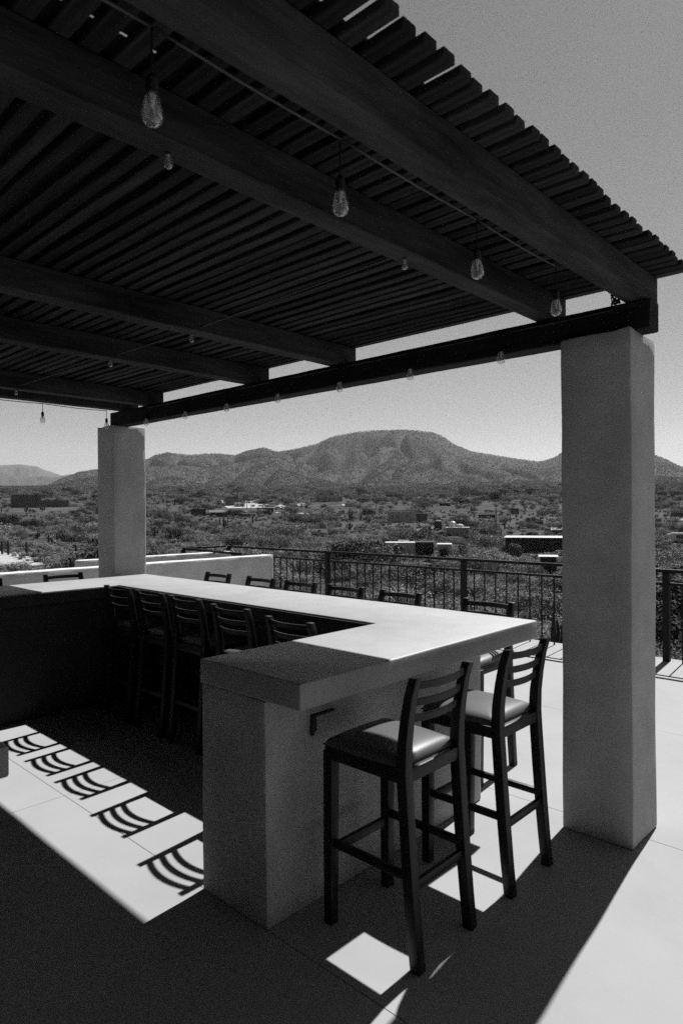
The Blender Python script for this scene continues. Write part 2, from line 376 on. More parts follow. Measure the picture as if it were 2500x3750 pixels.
# ------------------------------------------------------------------ bar stools
def sweep(prof, wx, wy, x, name, parent):    # prof: (y, z); rectangular post
    mb = MB()
    for (y_, z_, s_) in prof:
        for sx, sy in ((-1, -1), (1, -1), (1, 1), (-1, 1)):
            mb.v.append((x+sx*wx*s_/2, y_+sy*wy*s_/2, z_))
    n = len(prof)
    for t in range(n-1):
        for j in range(4): mb.f.append((t*4+j, t*4+(j+1) % 4, (t+1)*4+(j+1) % 4, (t+1)*4+j))
    mb.f.append((3, 2, 1, 0)); mb.f.append(tuple((n-1)*4+j for j in range(4)))
    return mb.build(name, M['stool'], parent, bevel=.004, seg=2)
def interp(P, n):
    out = []
    for a, b in zip(P[:-1], P[1:]):
        for t in range(n): out.append(tuple(a[i]+(b[i]-a[i])*t/n for i in range(len(a))))
    return out+[P[-1]]
def make_stool():
    root = empty('bar_stool')
    key = [(0, -.226), (.15, -.21), (.31, -.196), (.5, -.182), (.65, -.172), (.75, -.166), (.85, -.170), (.95, -.183), (1.04, -.200), (1.112, -.222)]
    back = [(y_, z_, .96+.06*min(1, z_/.4)-.20*max(0, (z_-.75)/.36)) for z_, y_ in key]
    for sx in (-1, 1):
        l = sweep(back, .046, .047, sx*.181, 'leg', root)
        c = MB().box((sx*.181-.0225, -.2475, .002), (sx*.181+.0225, -.2035, .03)).build('foot_cap', M['rubber'], l, bevel=.004)
    for sx in (-1, 1):
        l = sweep([(.224, .0, .86), (.222, .3, .95), (.218, .735, 1.0)], .050, .050, sx*.188, 'leg', root)
        c = MB().box((sx*.188-.0225, .2015, .002), (sx*.188+.0225, .2465, .03)).build('foot_cap', M['rubber'], l, bevel=.004)
    # seat frame
    fr = MB()
    fr.box((-.206, .196, .698), (.206, .24, .752)); fr.box((-.19, -.186, .698), (.19, -.150, .752))
    fr.box((-.204, -.15, .698), (-.168, .196, .752)); fr.box((.168, -.15, .698), (.204, .196, .752))
    fr.build('seat_frame', M['stool'], root, bevel=.004)
    # cushion
    bm = bmesh.new(); n = 22; grid = {}
    hw, y0, y1 = .212, -.165, .262
    def outline(u, v):
        xx = u*hw*(1-.035*(1-v)/2*1.6); yy = (y0+y1)/2+v*(y1-y0)/2
        return xx, yy
    for i in range(n+1):
        for j in range(n+1):
            u = -1+2*i/n; v = -1+2*j/n
            # squircle mapping for rounded corners
            m_ = max(abs(u), abs(v)); 
            L = math.hypot(u, v) or 1
            k_ = .88+.12*(m_/L if L else 1)
            xx, yy = outline(u*k_, v*k_)
            e_ = max(0, 1-m_**5)
            z_ = .755+.030*(1-m_**14)+.022*(1-u*u*.8)*(1-v*v*.8)*e_
            grid[i, j] = bm.verts.new((xx, yy, z_))
    for i in range(n):
        for j in range(n): bm.faces.new((grid[i, j], grid[i+1, j], grid[i+1, j+1], grid[i, j+1]))
    bnd = [e for e in bm.edges if e.is_boundary]
    r_ = bmesh.ops.extrude_edge_only(bm, edges=bnd)
    for v in [v for v in r_['geom'] if isinstance(v, bmesh.types.BMVert)]: v.co.z = .7525; v.co.x *= .985; v.co.y = .05+(v.co.y-.05)*.985
    bmesh.ops.recalc_face_normals(bm, faces=bm.faces[:])
    me = bpy.data.meshes.new('seat_cushion'); bm.to_mesh(me); bm.free(); me.materials.append(M['leather']); me.shade_smooth()
    o = bpy.data.objects.new('seat_cushion', me); COL.objects.link(o); o.parent = root
    for zc in (1.078, 1.010, .942):
        mb = MB(); n = 14; h2 = .0155
        yb = -.222+(1.112-zc)*.26+.004
        for t in range(n+1):
            u = -1+2*t/n; xx = u*.163; yy = yb-.034*(1-u*u)
            mb.v += [(xx, yy-.0065, zc-h2), (xx, yy+.0065, zc-h2), (xx, yy+.0065-.005, zc+h2), (xx, yy-.0065-.005, zc+h2)]
        for t in range(n):
            for j in range(4): mb.f.append((t*4+j, t*4+(j+1) % 4, (t+1)*4+(j+1) % 4, (t+1)*4+j))
        mb.f.append((0, 1, 2, 3)); mb.f.append(tuple(n*4+j for j in range(4)))
        mb.build('backrest_slat', M['stool'], root, bevel=.002, seg=1)
    for sx in (-1, 1): MB().box((sx*.184-.011, -.185, .328), (sx*.184+.011, .205, .360)).build('stretcher', M['stool'], root, bevel=.003)
    MB().box((-.17, .210, .290), (.17, .232, .330)).build('stretcher', M['stool'], root, bevel=.003)
    MB().box((-.165, -.207, .290), (.165, -.187, .326)).build('stretcher', M['stool'], root, bevel=.003)
    return root
proto = make_stool()
GS = 'dark wooden bar stools with ladder backs set around the bar'
stools = [
 ((2.180, 1.722), 0, 'dark wooden bar stool nearest the bar end, its padded seat half in shade'),
 ((2.857, 1.708), 0, 'dark ladder-back bar stool beside the big pillar, padded seat fully sunlit'),
 ((3.835, 2.405), 90, 'bar stool just outside the sunny counter corner, seat glimpsed under the top'),
 ((3.835, 3.185), 90, 'outer bar stool second from the sunny counter corner, back showing before the railing'),
 ((3.835, 3.765), 90, 'outer bar stool third from the sunny counter corner, back showing before the railing'),
 ((3.835, 4.315), 90, 'outer bar stool back showing just beside the end of the long parapet wall'),
 ((3.835, 4.870), 90, 'outer bar stool back silhouetted on the parapet wall, nearer its end'),
 ((3.835, 5.545), 90, 'outer bar stool back silhouetted on the parapet wall, nearest the slim pillar'),
 ((2.965, 6.50), 180, 'bar stool behind the far counter arm, back against the parapet beside the pillar'),
 ((2.17, 6.50), 180, 'bar stool behind the far counter arm at the edge of the counter shade'),
 ((2.975, 5.20), -90, 'inner bar stool in deep shade at the far inner corner of the bar'),
 ((2.968, 4.675), -90, 'inner bar stool in deep shade, second from the far inner corner'),
 ((2.955, 4.16), -90, 'inner bar stool in deep shade, middle one of the row of five'),
 ((2.895, 3.54), -90, 'inner bar stool in deep shade, second from the near counter arm'),
 ((2.808, 2.86), -90, 'inner bar stool in deep shade next to the near counter arm'),
]
for i, ((x_, y_), a_, lab) in enumerate(stools):
    o = proto if i == 0 else copy_tree(proto)
    o.location = (x_, y_, 0); o.rotation_euler = (0, 0, R(a_)+random.uniform(-.012, .012)*(i > 2)); tag(o, lab, 'bar stool', GS)

# ------------------------------------------------------------------ railings and parapets
rl = tag(empty('railing', (8, 4, 0)), 'black steel railing with thin balusters along the sunny outer edge of the terrace', 'railing')
def rb(mb, name, root, bev=.002):
    o = mb.build(name, M['metal'], root, bevel=bev, seg=1); rel(o); return o
rb(MB().box((7.978, -4.0, 1.012), (8.022, 10.63, 1.05)), 'top_rail', rl)
rb(MB().box((7.984, -4.0, .868), (8.016, 10.63, .898)), 'mid_rail', rl)
posts = [10.605, 7.85, 5.14, 2.44, -.27, -2.98]
for p in posts:
    o = rb(MB().box((7.965, p-.035, 0), (8.035, p+.035, 1.011)), 'post', rl)
bmesh_b = MB().box((-.0075, -.0075, -.002), (.0075, .0075, .867)).mesh('baluster', M['metal'])
for a, b in zip(posts[:-1], posts[1:]):
    for k in range(1, 16):
        y_ = a+(b-a)*k/16
        o = bpy.data.objects.new('baluster', bmesh_b); COL.objects.link(o); o.parent = rl; o.location = Vector((8, y_, 0))-rl.location
r2 = tag(empty('railing', (7.05, 10.2, 0)), 'short black railing turning the corner behind the long low parapet walls', 'railing')
rb(MB().box((7.03, 10.72, 1.012), (8.02, 10.76, 1.05)), 'top_rail', r2)
rb(MB().box((7.035, 10.725, .868), (8.0, 10.755, .898)), 'mid_rail', r2)
rb(MB().bar((7.05, 10.74, 1.03), (7.05, 9.0, 1.0), .04), 'top_rail', r2)
rb(MB().bar((7.05, 10.74, .88), (7.05, 9.0, .85), .03), 'mid_rail', r2)
rb(MB().box((7.0, 10.70, 0), (7.07, 10.77, 1.011)), 'post', r2)
for k in range(1, 6):
    o = bpy.data.objects.new('baluster', bmesh_b); COL.objects.link(o); o.parent = r2; o.location = Vector((7.05+k*.16, 10.74, 0))-r2.location
def par(a, b, lab):
    o = MB().box(a, b).build('parapet_wall', M['plasterw'], None, bevel=.012, cuts=7, wob=.006)
    return tag(o, lab, 'wall', 'low plastered parapet walls')
par((-5, 8.42, 0), (7.28, 8.64, 1.0), 'long low grey plastered parapet wall with a sunlit top, nearest behind the bar')
par((4.56, 9.74, 0), (7.40, 9.93, 1.0), 'farther and shorter low parapet wall in front of the corner railing')

# ------------------------------------------------------------------ terrain
PROF = [(0, -6.5), (30, -6.4), (40, -6.2), (104, -5.8), (150, -5.0), (210, -2.1), (300, 3.2), (340, 6.3), (450, 11), (600, 16.5), (900, 30), (1100, 40), (9000, 60)]
def apron(az):
    u = 784+math.tan(max(-1.2, min(1.2, AZ-az)))*F_PX*.6272
    return max(0, min(1, (u-40)/260))
def base_z(D):
    for (a, za), (b, zb) in zip(PROF[:-1], PROF[1:]):
        if D <= b:
            t = (D-a)/(b-a); return za+(zb-za)*t
    return PROF[-1][1]
def lerp_tab(tab, u):
    if u <= tab[0][0]: return tab[0][1]
    for (a, va), (b, vb) in zip(tab[:-1], tab[1:]):
        if u <= b:
            t = (u-a)/(b-a); t = t*t*(3-2*t)*.4+t*.6
            return va+(vb-va)*t
    return tab[-1][1]
# silhouettes (picture columns and rows at 1568 px width)
SIL1 = [(-900, 1150), (-200, 1150), (20, 1145), (95, 1130), (150, 1106), (185, 1093), (223, 1088), (280, 1082), (336, 1066), (360, 1055), (385, 1050), (410, 1053), (440, 1056), (470, 1053), (500, 1053), (540, 1057), (575, 1046), (605, 1040), (640, 1050), (660, 1047), (720, 1034), (770, 1014), (820, 1005), (870, 1002), (930, 1001), (990, 1006), (1010, 1013), (1050, 1038), (1085, 1052), (1120, 1058), (1160, 1064), (1190, 1070), (1240, 1076), (1270, 1068), (1300, 1050), (1380, 1030), (1440, 1035), (1507, 1064), (1568, 1090), (1700, 1120), (2400, 1120), (3400, 1150)]
SIL2 = [(-900, 1160), (60, 1150), (110, 1130), (180, 1110), (260, 1095), (336, 1082), (420, 1078), (480, 1085), (540, 1074), (600, 1062), (640, 1062), (680, 1080), (740, 1112), (800, 1140), (835, 1115), (870, 1085), (905, 1062), (940, 1068), (1000, 1092), (1060, 1112), (1110, 1128), (1150, 1112), (1180, 1105), (1230, 1118), (1290, 1128), (1400, 1120), (1520, 1110), (1600, 1125), (2400, 1140)]
SIL3 = [(-1200, 1070), (-300, 1062), (-100, 1072), (-30, 1078), (0, 1075), (45, 1073), (85, 1078), (105, 1087), (145, 1100), (200, 1108), (300, 1135), (500, 1180)]
SIL4 = [(-1200, 1090), (-100, 1088), (0, 1092), (40, 1100), (60, 1105), (95, 1102), (130, 1104), (165, 1098), (200, 1098), (260, 1120), (350, 1150)]
HZ = 1885/2500*1568
def crest(sil, az, D):
    rel_ = AZ-az
    if abs(rel_) > R(72): return 0
    u = 784+math.tan(rel_)*F_PX*.6272
    v = lerp_tab(sil, u)
    hor = 1184.0-0.0060*(u-784)*0
    return EYE+(hor-v)/(F_PX*.6272)*D*math.cos(rel_)
def ridged(x, y, sc, o=0):
    n = 0; a = 1; s = 0
    for k in range(4):
        n += a*(1-abs(noise.noise(Vector((x*sc, y*sc, o+k*3.7))))*2); s += a; a *= .5; sc *= 2.1
    return n/s
LAY = [(SIL1, 1450, 2300, .82, .42), (SIL2, 1050, 1500, .85, .48), (SIL4, 2800, 4200, .9, .3), (SIL3, 4800, 6500, .9, .3)]
def ground(D, az):
    x = D*math.cos(az); y = D*math.sin(az)
    z0 = base_z(D)
    if D > 600: z0 += apron(az)*.006*(min(D, 1400)-600)
    z = z0
    if D > 700:
        for li, (sil, d0, dc, pw, ga) in enumerate(LAY):
            if D <= d0 : continue
            Hc = crest(sil, az, dc)
            if Hc <= z0: continue
            s = min(1, (D-d0)/(dc-d0))
            if D <= dc:
                f = s**pw
            else:
                f = max(0, 1-((D-dc)/(dc*.22))**1.5)
            lat = az*dc
            wx = noise.noise(Vector((lat/420, D/420, li*5)))*170
            g1 = max(0, 1-abs(noise.noise(Vector(((lat+wx)/215, D/800, li*11+.5))))*3.4)
            g2 = max(0, 1-abs(noise.noise(Vector(((lat+wx*.7)/85, D/260, li*7+.5))))*3.0)
            g3 = noise.noise(Vector((lat/45, D/60, 2)))
            up_f = min(1, (1-f)*4.5) if D <= dc else 0
            h = f-ga*(g1**1.3+.42*g2)*up_f*min(1, f*3+.15)+.012*g3*up_f
            z = max(z, z0+(Hc-z0)*h)
    if D < 900 and D > 60:
        z += noise.noise(Vector((x/40, y/40, 5)))*.5*min(1, (D-60)/200)
    return z
# pixel (src) of the valley -> world point
def depth_of(v, u):
    rel_ = math.atan((u-1250)/F_PX); c_ = math.cos(rel_)
    lo_, hi_ = 20, 1100
    best = None
    for _ in range(50):
        mid = (lo_+hi_)/2
        vv = 1885-(base_z(mid)-EYE)/(mid*c_)*F_PX
        if vv > v: lo_ = mid
        else: hi_ = mid
    return mid
def pt(u, v, D=None):
    D = D or depth_of(v, u)
    az = AZ-math.atan((u-1250)/F_PX)
    return Vector((D*math.cos(az), D*math.sin(az), ground(D, az))), D, az

def terrain_mat():
    m = bpy.data.materials.new('dry_ground'); m.use_nodes = True
    n = m.node_tree; b = n.nodes['Principled BSDF']; b.inputs['Roughness'].default_value = 1; b.inputs['Specular IOR Level'].default_value = .05
    ge = n.nodes.new('ShaderNodeNewGeometry')
    def nz(sc, det, r=.6):
        t = n.nodes.new('ShaderNodeTexNoise'); t.inputs['Scale'].default_value = sc; t.inputs['Detail'].default_value = det; t.inputs['Roughness'].default_value = r
        n.links.new(ge.outputs['Position'], t.inputs['Vector']); return t
    a = nz(.16, 6, .75); c = nz(.012, 4); d = nz(1.2, 5)
    def ramp(src, p0, c0, p1, c1):
        r_ = n.nodes.new('ShaderNodeValToRGB'); e = r_.color_ramp.elements
        e[0].position = p0; e[1].position = p1; e[0].color = (c0,)*3+(1,); e[1].color = (c1,)*3+(1,)
        n.links.new(src.outputs[0], r_.inputs[0]); return r_
    ra = ramp(a, .38, .028, .64, .078); rc = ramp(c, .35, .75, .65, 1.15); rd = ramp(d, .3, .85, .7, 1.1)
    def mul(x_, y_):
        k = n.nodes.new('ShaderNodeVectorMath'); k.operation = 'MULTIPLY'; n.links.new(x_, k.inputs[0]); n.links.new(y_, k.inputs[1]); return k.outputs[0]
    n.links.new(mul(mul(ra.outputs[0], rc.outputs[0]), rd.outputs[0]), b.inputs['Base Color'])
    bp = n.nodes.new('ShaderNodeBump'); bp.inputs['Strength'].default_value = .5; bp.inputs['Distance'].default_value = 1.2
    n.links.new(a.outputs[0], bp.inputs['Height']); n.links.new(bp.outputs[0], b.inputs['Normal'])
    return m
M['ground'] = terrain_mat()
Ds = [0.5, 12, 20]; d_ = 27.0
while d_ < 9000:
    Ds.append(d_); d_ *= 1.022 if d_ < 850 else (1.0105 if d_ < 2600 else 1.03)
azs = []; a_ = -180.0
while a_ < 180-1e-6:
    azs.append(R(a_)); a_ += .16 if 10 <= a_ < 78 else (1 if -20 < a_ < 110 else 6)
verts = []; faces = []
for D in Ds:
    for a_ in azs: verts.append((D*math.cos(a_), D*math.sin(a_), ground(D, a_)))
na = len(azs)
for i in range(len(Ds)-1):
    for j in range(na):
        j2 = (j+1) % na; faces.append((i*na+j, (i+1)*na+j, (i+1)*na+j2, i*na+j2))
me = bpy.data.meshes.new('terrain'); me.from_pydata(verts, [], faces); me.materials.append(M['ground']); me.shade_smooth()
ter = bpy.data.objects.new('terrain', me); COL.objects.link(ter); tag(ter, kind='structure')

# pale dirt roads and cleared yards, draped on the ground
M['dirt'] = mat('pale_packed_dirt', .22, .33, scale=.35, rough=1, bump=.3, bscale=3, detail=8)
def drape(name, rows, lift=.12, cat=None):   # rows of (u,v) left/right edges
    vs = []; fs = []; m_ = 8
    rr = []
    for (l0, r0), (l1, r1) in zip(rows[:-1], rows[1:]):
        for t in range(6): rr.append(((l0[0]+(l1[0]-l0[0])*t/6, l0[1]+(l1[1]-l0[1])*t/6), (r0[0]+(r1[0]-r0[0])*t/6, r0[1]+(r1[1]-r0[1])*t/6)))
    rr.append(rows[-1])
    for (l, r_) in rr:
        for k in range(m_+1):
            u = l[0]+(r_[0]-l[0])*k/m_; v = l[1]+(r_[1]-l[1])*k/m_
            if k in (0, m_): u += noise.noise(Vector((u*.2, v*.2, 1)))*6; v += noise.noise(Vector((u*.2, v*.2, 8)))*2
            p = pt(u, v)[0]; vs.append((p.x, p.y, p.z+lift))
    n = m_+1
    for i in range(len(rr)-1):
        for k in range(m_): fs.append((i*n+k, i*n+k+1, (i+1)*n+k+1, (i+1)*n+k))
    me = bpy.data.meshes.new(name); me.from_pydata(vs, [], fs); me.materials.append(M['dirt'])
    o = bpy.data.objects.new(name, me); COL.objects.link(o); tag(o, kind='structure'); return o
K = lambda u, v: (700+u/2.24, 1780+v/2.24)
Q = lambda u, v: (1300+u/1.96, 1780+v/1.96)
Z4 = lambda u, v: (u/3.92, 1640+v/3.92)
ROADS = [
 [(K(430, 155), K(520, 152)), (K(330, 178), K(500, 172)), (K(280, 200), K(560, 195)), (K(290, 222), K(760, 224))],
 [(K(540, 178), K(690, 180)), (K(520, 198), K(760, 200)), (K(500, 214), K(800, 222))],
 [(K(1330, 555), K(1400, 558)), (K(1260, 590), K(1390, 590)), (K(1180, 630), K(1300, 640)), (K(1140, 680), K(1180, 690))],
 [(Q(445, 345), Q(560, 335)), (Q(440, 365), Q(560, 360))],
 [((2490, 1912), (2700, 1900)), ((2455, 1935), (2700, 1930))],
 [(Z4(-400, 1500), Z4(130, 1540)), (Z4(-400, 1580), Z4(230, 1570)), (Z4(-400, 1630), Z4(420, 1620)), (Z4(-400, 1700), Z4(560, 1700)), (Z4(-400, 1790), Z4(700, 1740))],
 [(Q(-20, 500), Q(50, 497)), (Q(-120, 560), Q(-20, 560))],
 [(K(1230, 190), K(1420, 196)), (K(1240, 200), K(1420, 206))],
 [(K(690, 255), K(980, 262)), (K(700, 262), K(960, 270))],
]
for r_ in ROADS: drape('dirt_road', r_)

# ------------------------------------------------------------------ vegetation
def leaf_mat(name, c, v=.35):
    return mat(name, c*(1-v), c*(1+v), scale=3, rough=.9, spec=.1, rnd=.3)
M['scrub_pale'] = leaf_mat('dry_grey_brush', .18)
M['scrub_mid'] = leaf_mat('grey_green_scrub', .11)
M['scrub_dark'] = leaf_mat('dark_green_leaves', .035)
M['hillscrub'] = leaf_mat('hill_brush', .068, .3)
M['bark'] = mat('pale_bark', .12, .2, rough=.9)
M['cactus'] = mat('cactus_skin', .012, .025, scale=6, rough=.7, spec=.2, rnd=.25)

def bush_mesh(name, m, seed, nleaf, size, w_=1.3, h_=1.1, flat=.5, twigs=0, lobes=7):
    rnd = random.Random(seed); v = []; f = []
    L = [(Vector((rnd.uniform(-1, 1)*w_*.62, rnd.uniform(-1, 1)*w_*.62, rnd.uniform(.35, .85)*h_)), rnd.uniform(.38, .62)*w_) for _ in range(lobes)]
    for _ in range(nleaf):
        c, r_ = rnd.choice(L)
        d = Vector((rnd.gauss(0, 1), rnd.gauss(0, 1), rnd.gauss(0, 1))).normalized()
        p = c+Vector((d.x, d.y, d.z*.8))*r_*(rnd.random()**.35)
        if p.z < .02: p.z = rnd.uniform(.02, .3)
        s_ = size*rnd.uniform(.6, 1.3)
        nn = (d+Vector((rnd.gauss(0, 1), rnd.gauss(0, 1), rnd.gauss(0, 1)))*.38+Vector((0, 0, .15))).normalized()
        a = nn.cross(Vector((rnd.gauss(0, 1), rnd.gauss(0, 1), rnd.gauss(0, 1)))).normalized()
        b = nn.cross(a).normalized()
        i = len(v); v += [tuple(p-a*s_), tuple(p+b*s_*.55), tuple(p+a*s_), tuple(p-b*s_*.55)]; f.append((i, i+1, i+2, i+3))
    for _ in range(twigs):
        t = rnd.uniform(0, 6.28); e = Vector((math.cos(t)*w_*rnd.uniform(.2, 1.0), math.sin(t)*w_*rnd.uniform(.2, 1.0), h_*rnd.uniform(.7, 1.35)))
        s0 = Vector((rnd.uniform(-.15, .15), rnd.uniform(-.15, .15), 0)); a = Vector((-math.sin(t), math.cos(t), 0))*.012
        mid = s0.lerp(e, .5)+Vector((0, 0, .15)); i = len(v)
        v += [tuple(s0-a*2), tuple(s0+a*2), tuple(mid+a*1.4), tuple(mid-a*1.4), tuple(e)]; f += [(i, i+1, i+2, i+3), (i+3, i+2, i+4)]
    me = bpy.data.meshes.new(name); me.from_pydata(v, [], f); me.materials.append(m); return me
PB = [bush_mesh('brush_dry', M['scrub_pale'], 1, 1500, .050, twigs=110), bush_mesh('brush_dry', M['scrub_pale'], 2, 1100, .046, h_=.8, twigs=160),
      bush_mesh('brush_mid', M['scrub_mid'], 3, 2000, .054, twigs=50), bush_mesh('brush_mid', M['scrub_mid'], 4, 1900, .056, w_=1.5, h_=.9, twigs=40),
      bush_mesh('brush_dark', M['scrub_dark'], 5, 2300, .056, h_=1.3), bush_mesh('brush_dark', M['scrub_dark'], 6, 2200, .058, w_=1.5, h_=1.2)]
PH = [bush_mesh('hill_scrub', M['hillscrub'], 11, 60, .30, w_=1.5, h_=1.1, lobes=4), bush_mesh('hill_scrub', M['hillscrub'], 12, 60, .30, w_=1.4, h_=1.0, lobes=4)]
PG = [bush_mesh('grass_tuft', M['scrub_pale'], 21, 60, .05, w_=.7, h_=.35, twigs=90, lobes=4)]

def scatter(name, meshes, pts, label, cat):     # pts: list of (co, scale, rot, which)
    for wi, pm in enumerate(meshes):
        sel = [p for p in pts if p[3] == wi]
        if not sel: continue
        me = bpy.data.meshes.new(name); me.from_pydata([tuple(p[0]) for p in sel], [], [])
        a1 = me.attributes.new('sc', 'FLOAT', 'POINT'); a2 = me.attributes.new('ro', 'FLOAT', 'POINT')
        a1.data.foreach_set('value', [p[1] for p in sel]); a2.data.foreach_set('value', [p[2] for p in sel])
        po = bpy.data.objects.new(name+'_source', pm)
        o = bpy.data.objects.new(name, me); COL.objects.link(o)
        ng = bpy.data.node_groups.new(name, 'GeometryNodeTree')
        ng.interface.new_socket('Geometry', in_out='INPUT', socket_type='NodeSocketGeometry'); ng.interface.new_socket('Geometry', in_out='OUTPUT', socket_type='NodeSocketGeometry')
        N = ng.nodes; gi = N.new('NodeGroupInput'); go = N.new('NodeGroupOutput'); ip = N.new('GeometryNodeInstanceOnPoints')
        ob = N.new('GeometryNodeObjectInfo'); ob.inputs[0].default_value = po
        m2p = N.new('GeometryNodeMeshToPoints')
        s_ = N.new('GeometryNodeInputNamedAttribute'); s_.data_type = 'FLOAT'; s_.inputs[0].default_value = 'sc'
        r_ = N.new('GeometryNodeInputNamedAttribute'); r_.data_type = 'FLOAT'; r_.inputs[0].default_value = 'ro'
        cx = N.new('ShaderNodeCombineXYZ')
        ng.links.new(gi.outputs[0], m2p.inputs[0]); ng.links.new(m2p.outputs[0], ip.inputs['Points'])
        ng.links.new(ob.outputs['Geometry'], ip.inputs['Instance'])
        ng.links.new(s_.outputs[0], ip.inputs['Scale']); ng.links.new(r_.outputs[0], cx.inputs[2]); ng.links.new(cx.outputs[0], ip.inputs['Rotation'])
        ng.links.new(ip.outputs[0], go.inputs[0])
        md = o.modifiers.new('scatter', 'NODES'); md.node_group = ng
        tag(o, label, cat, kind='stuff')

# picture rectangles kept free of brush in front of a building: (u0, v0, u1, v1, D)
KEEP = []
def keep(u0, v0, u1, v1, D): KEEP.append((u0, v0, u1, v1, D))
def px(P):
    d = Vector(P)-Vector((0, 0, EYE)); z = d.dot(fw)
    return 1250+F_PX*d.dot(rt2)/z, 1875-F_PX*d.dot(up2)/z

# ------------------------------------------------------------------ buildings of the valley
M['bwhite'] = mat('whitewash', .32, .42, scale=1.5, rough=.9, bump=.1)
M['bgrey'] = mat('bare_render', .21, .28, scale=1.2, rough=.95)
M['bdark'] = mat('brown_block', .055, .085, scale=2, rough=.95)
M['bvdark'] = mat('shade_cloth', .012, .025, scale=2, rough=.95)
M['roofw'] = mat('white_roof_sheet', .34, .42, scale=2, rough=.6)
M['thatch'] = mat('palm_thatch', .07, .15, scale=3, rough=1, stretch=(1, 1, 5))
M['pane'] = mat('dark_pane', .015, .03, rough=.1, spec=.6)
M['pole'] = mat('grey_timber_pole', .08, .14, rough=.9)
M['carpaint'] = mat('white_paint', .42, .46, rough=.25, spec=.6)
M['cardark'] = mat('dark_paint', .03, .04, rough=.25, spec=.6)
def site(u0, u1, vb, D=None, vt=None):
    """place a building whose front spans picture columns u0..u1 with foot row vb: returns root frame"""
    uc = (u0+u1)/2; P, D, az = pt(uc, vb, D)
    zcam = D*math.cos(AZ-az)
    return P, D, az, zcam/F_PX      # metres per pixel at that depth
def building(name, u0, u1, vt, vb, label, D=None, m='bgrey', wins=(), doors=(), roof='flat', depth=None, cat='house', over=0, turn=0, floors=None, roofm='roofw'):
    P, D, az, mpp = site(u0, u1, vb, D)
    W_ = (u1-u0)*mpp; H_ = (vb-vt)*mpp; dp = depth or max(2.5, W_*.6)
    root = empty(name, (P.x, P.y, P.z), az-math.pi/2+turn)     # local +y points away from the camera
    tag(root, label, cat)
    mb = MB().box((-W_/2, 0, -1.5), (W_/2, dp, H_ if roof != 'gable' else H_*.7)); mb.build('wall', M[m], root)
    if roof == 'flat':
        t = MB(); h = min(.35, H_*.12)
        t.box((-W_/2-over, -over-.02, H_), (W_/2+over, dp+over, H_+.07)); t.build('roof', M[roofm], root)
        if over == 0:
            q_ = MB(); q_.box((-W_/2-.05, -.06, H_+.12), (W_/2+.05, .12, H_+.12+h)).box((-W_/2-.05, dp-.12, H_+.12), (W_/2+.05, dp+.06, H_+.12+h)).box((-W_/2-.05, .12, H_+.12), (-W_/2+.12, dp-.12, H_+.12+h)).box((W_/2-.12, .12, H_+.12), (W_/2+.05, dp-.12, H_+.12+h))
            q_.build('roof_parapet', M[m], root)
    elif roof == 'gable':
        mb = MB(); z0 = H_*.7
        mb.v = [(-W_/2-.3, -.3, z0), (W_/2+.3, -.3, z0), (W_/2+.3, dp+.3, z0), (-W_/2-.3, dp+.3, z0), (-W_/2-.3, dp/2, H_*1.05), (W_/2+.3, dp/2, H_*1.05)]
        mb.f = [(0, 1, 5, 4), (2, 3, 4, 5), (0, 4, 3), (1, 2, 5), (0, 3, 2, 1)]; mb.build('roof', M[roofm], root)
    elif roof == 'pyramid':
        mb = MB(); z0 = H_*.35
        mb.v = [(-W_/2-.3, -.3, z0), (W_/2+.3, -.3, z0), (W_/2+.3, dp+.3, z0), (-W_/2-.3, dp+.3, z0), (0, dp/2, H_)]
        mb.f = [(0, 1, 4), (1, 2, 4), (2, 3, 4), (3, 0, 4), (0, 3, 2, 1)]; mb.build('roof', M[roofm], root)
        for k in range(9):
            t = -1+2*k/8; MB().bar((t*W_/2, -.32, z0+.03), (t*.08, dp/2-.05, H_+.02), .12).build('rafter', M['bvdark'], root)
    for (a, b, c, d) in wins:      # fractions of the face: x0, x1, z0, z1
        x0, x1, z0, z1 = -W_/2+a*W_, -W_/2+b*W_, c*H_, d*H_
        fr = MB().box((x0-.06, -.06, z0-.06), (x1+.06, -.03, z0)).box((x0-.06, -.06, z1), (x1+.06, -.03, z1+.06)).box((x0-.06, -.06, z0), (x0, -.03, z1)).box((x1, -.06, z0), (x1+.06, -.03, z1)).build('window', M[m], root)
        MB().box((x0, -.04, z0), (x1, -.015, z1)).build('pane', M['pane'], fr)
    for (a, b, d) in doors:
        MB().box((-W_/2+a*W_, -.05, 0), (-W_/2+b*W_, -.01, d*H_)).build('door', M['pane'], root)
    keep(u0-4, vt-4, u1+4, vb-2, D)
    return root, W_, H_, dp
def kx(a): return 700+a/2.24
def ky(a): return 1780+a/2.24
def qx(a): return 1300+a/1.96
def qy(a): return 1780+a/1.96

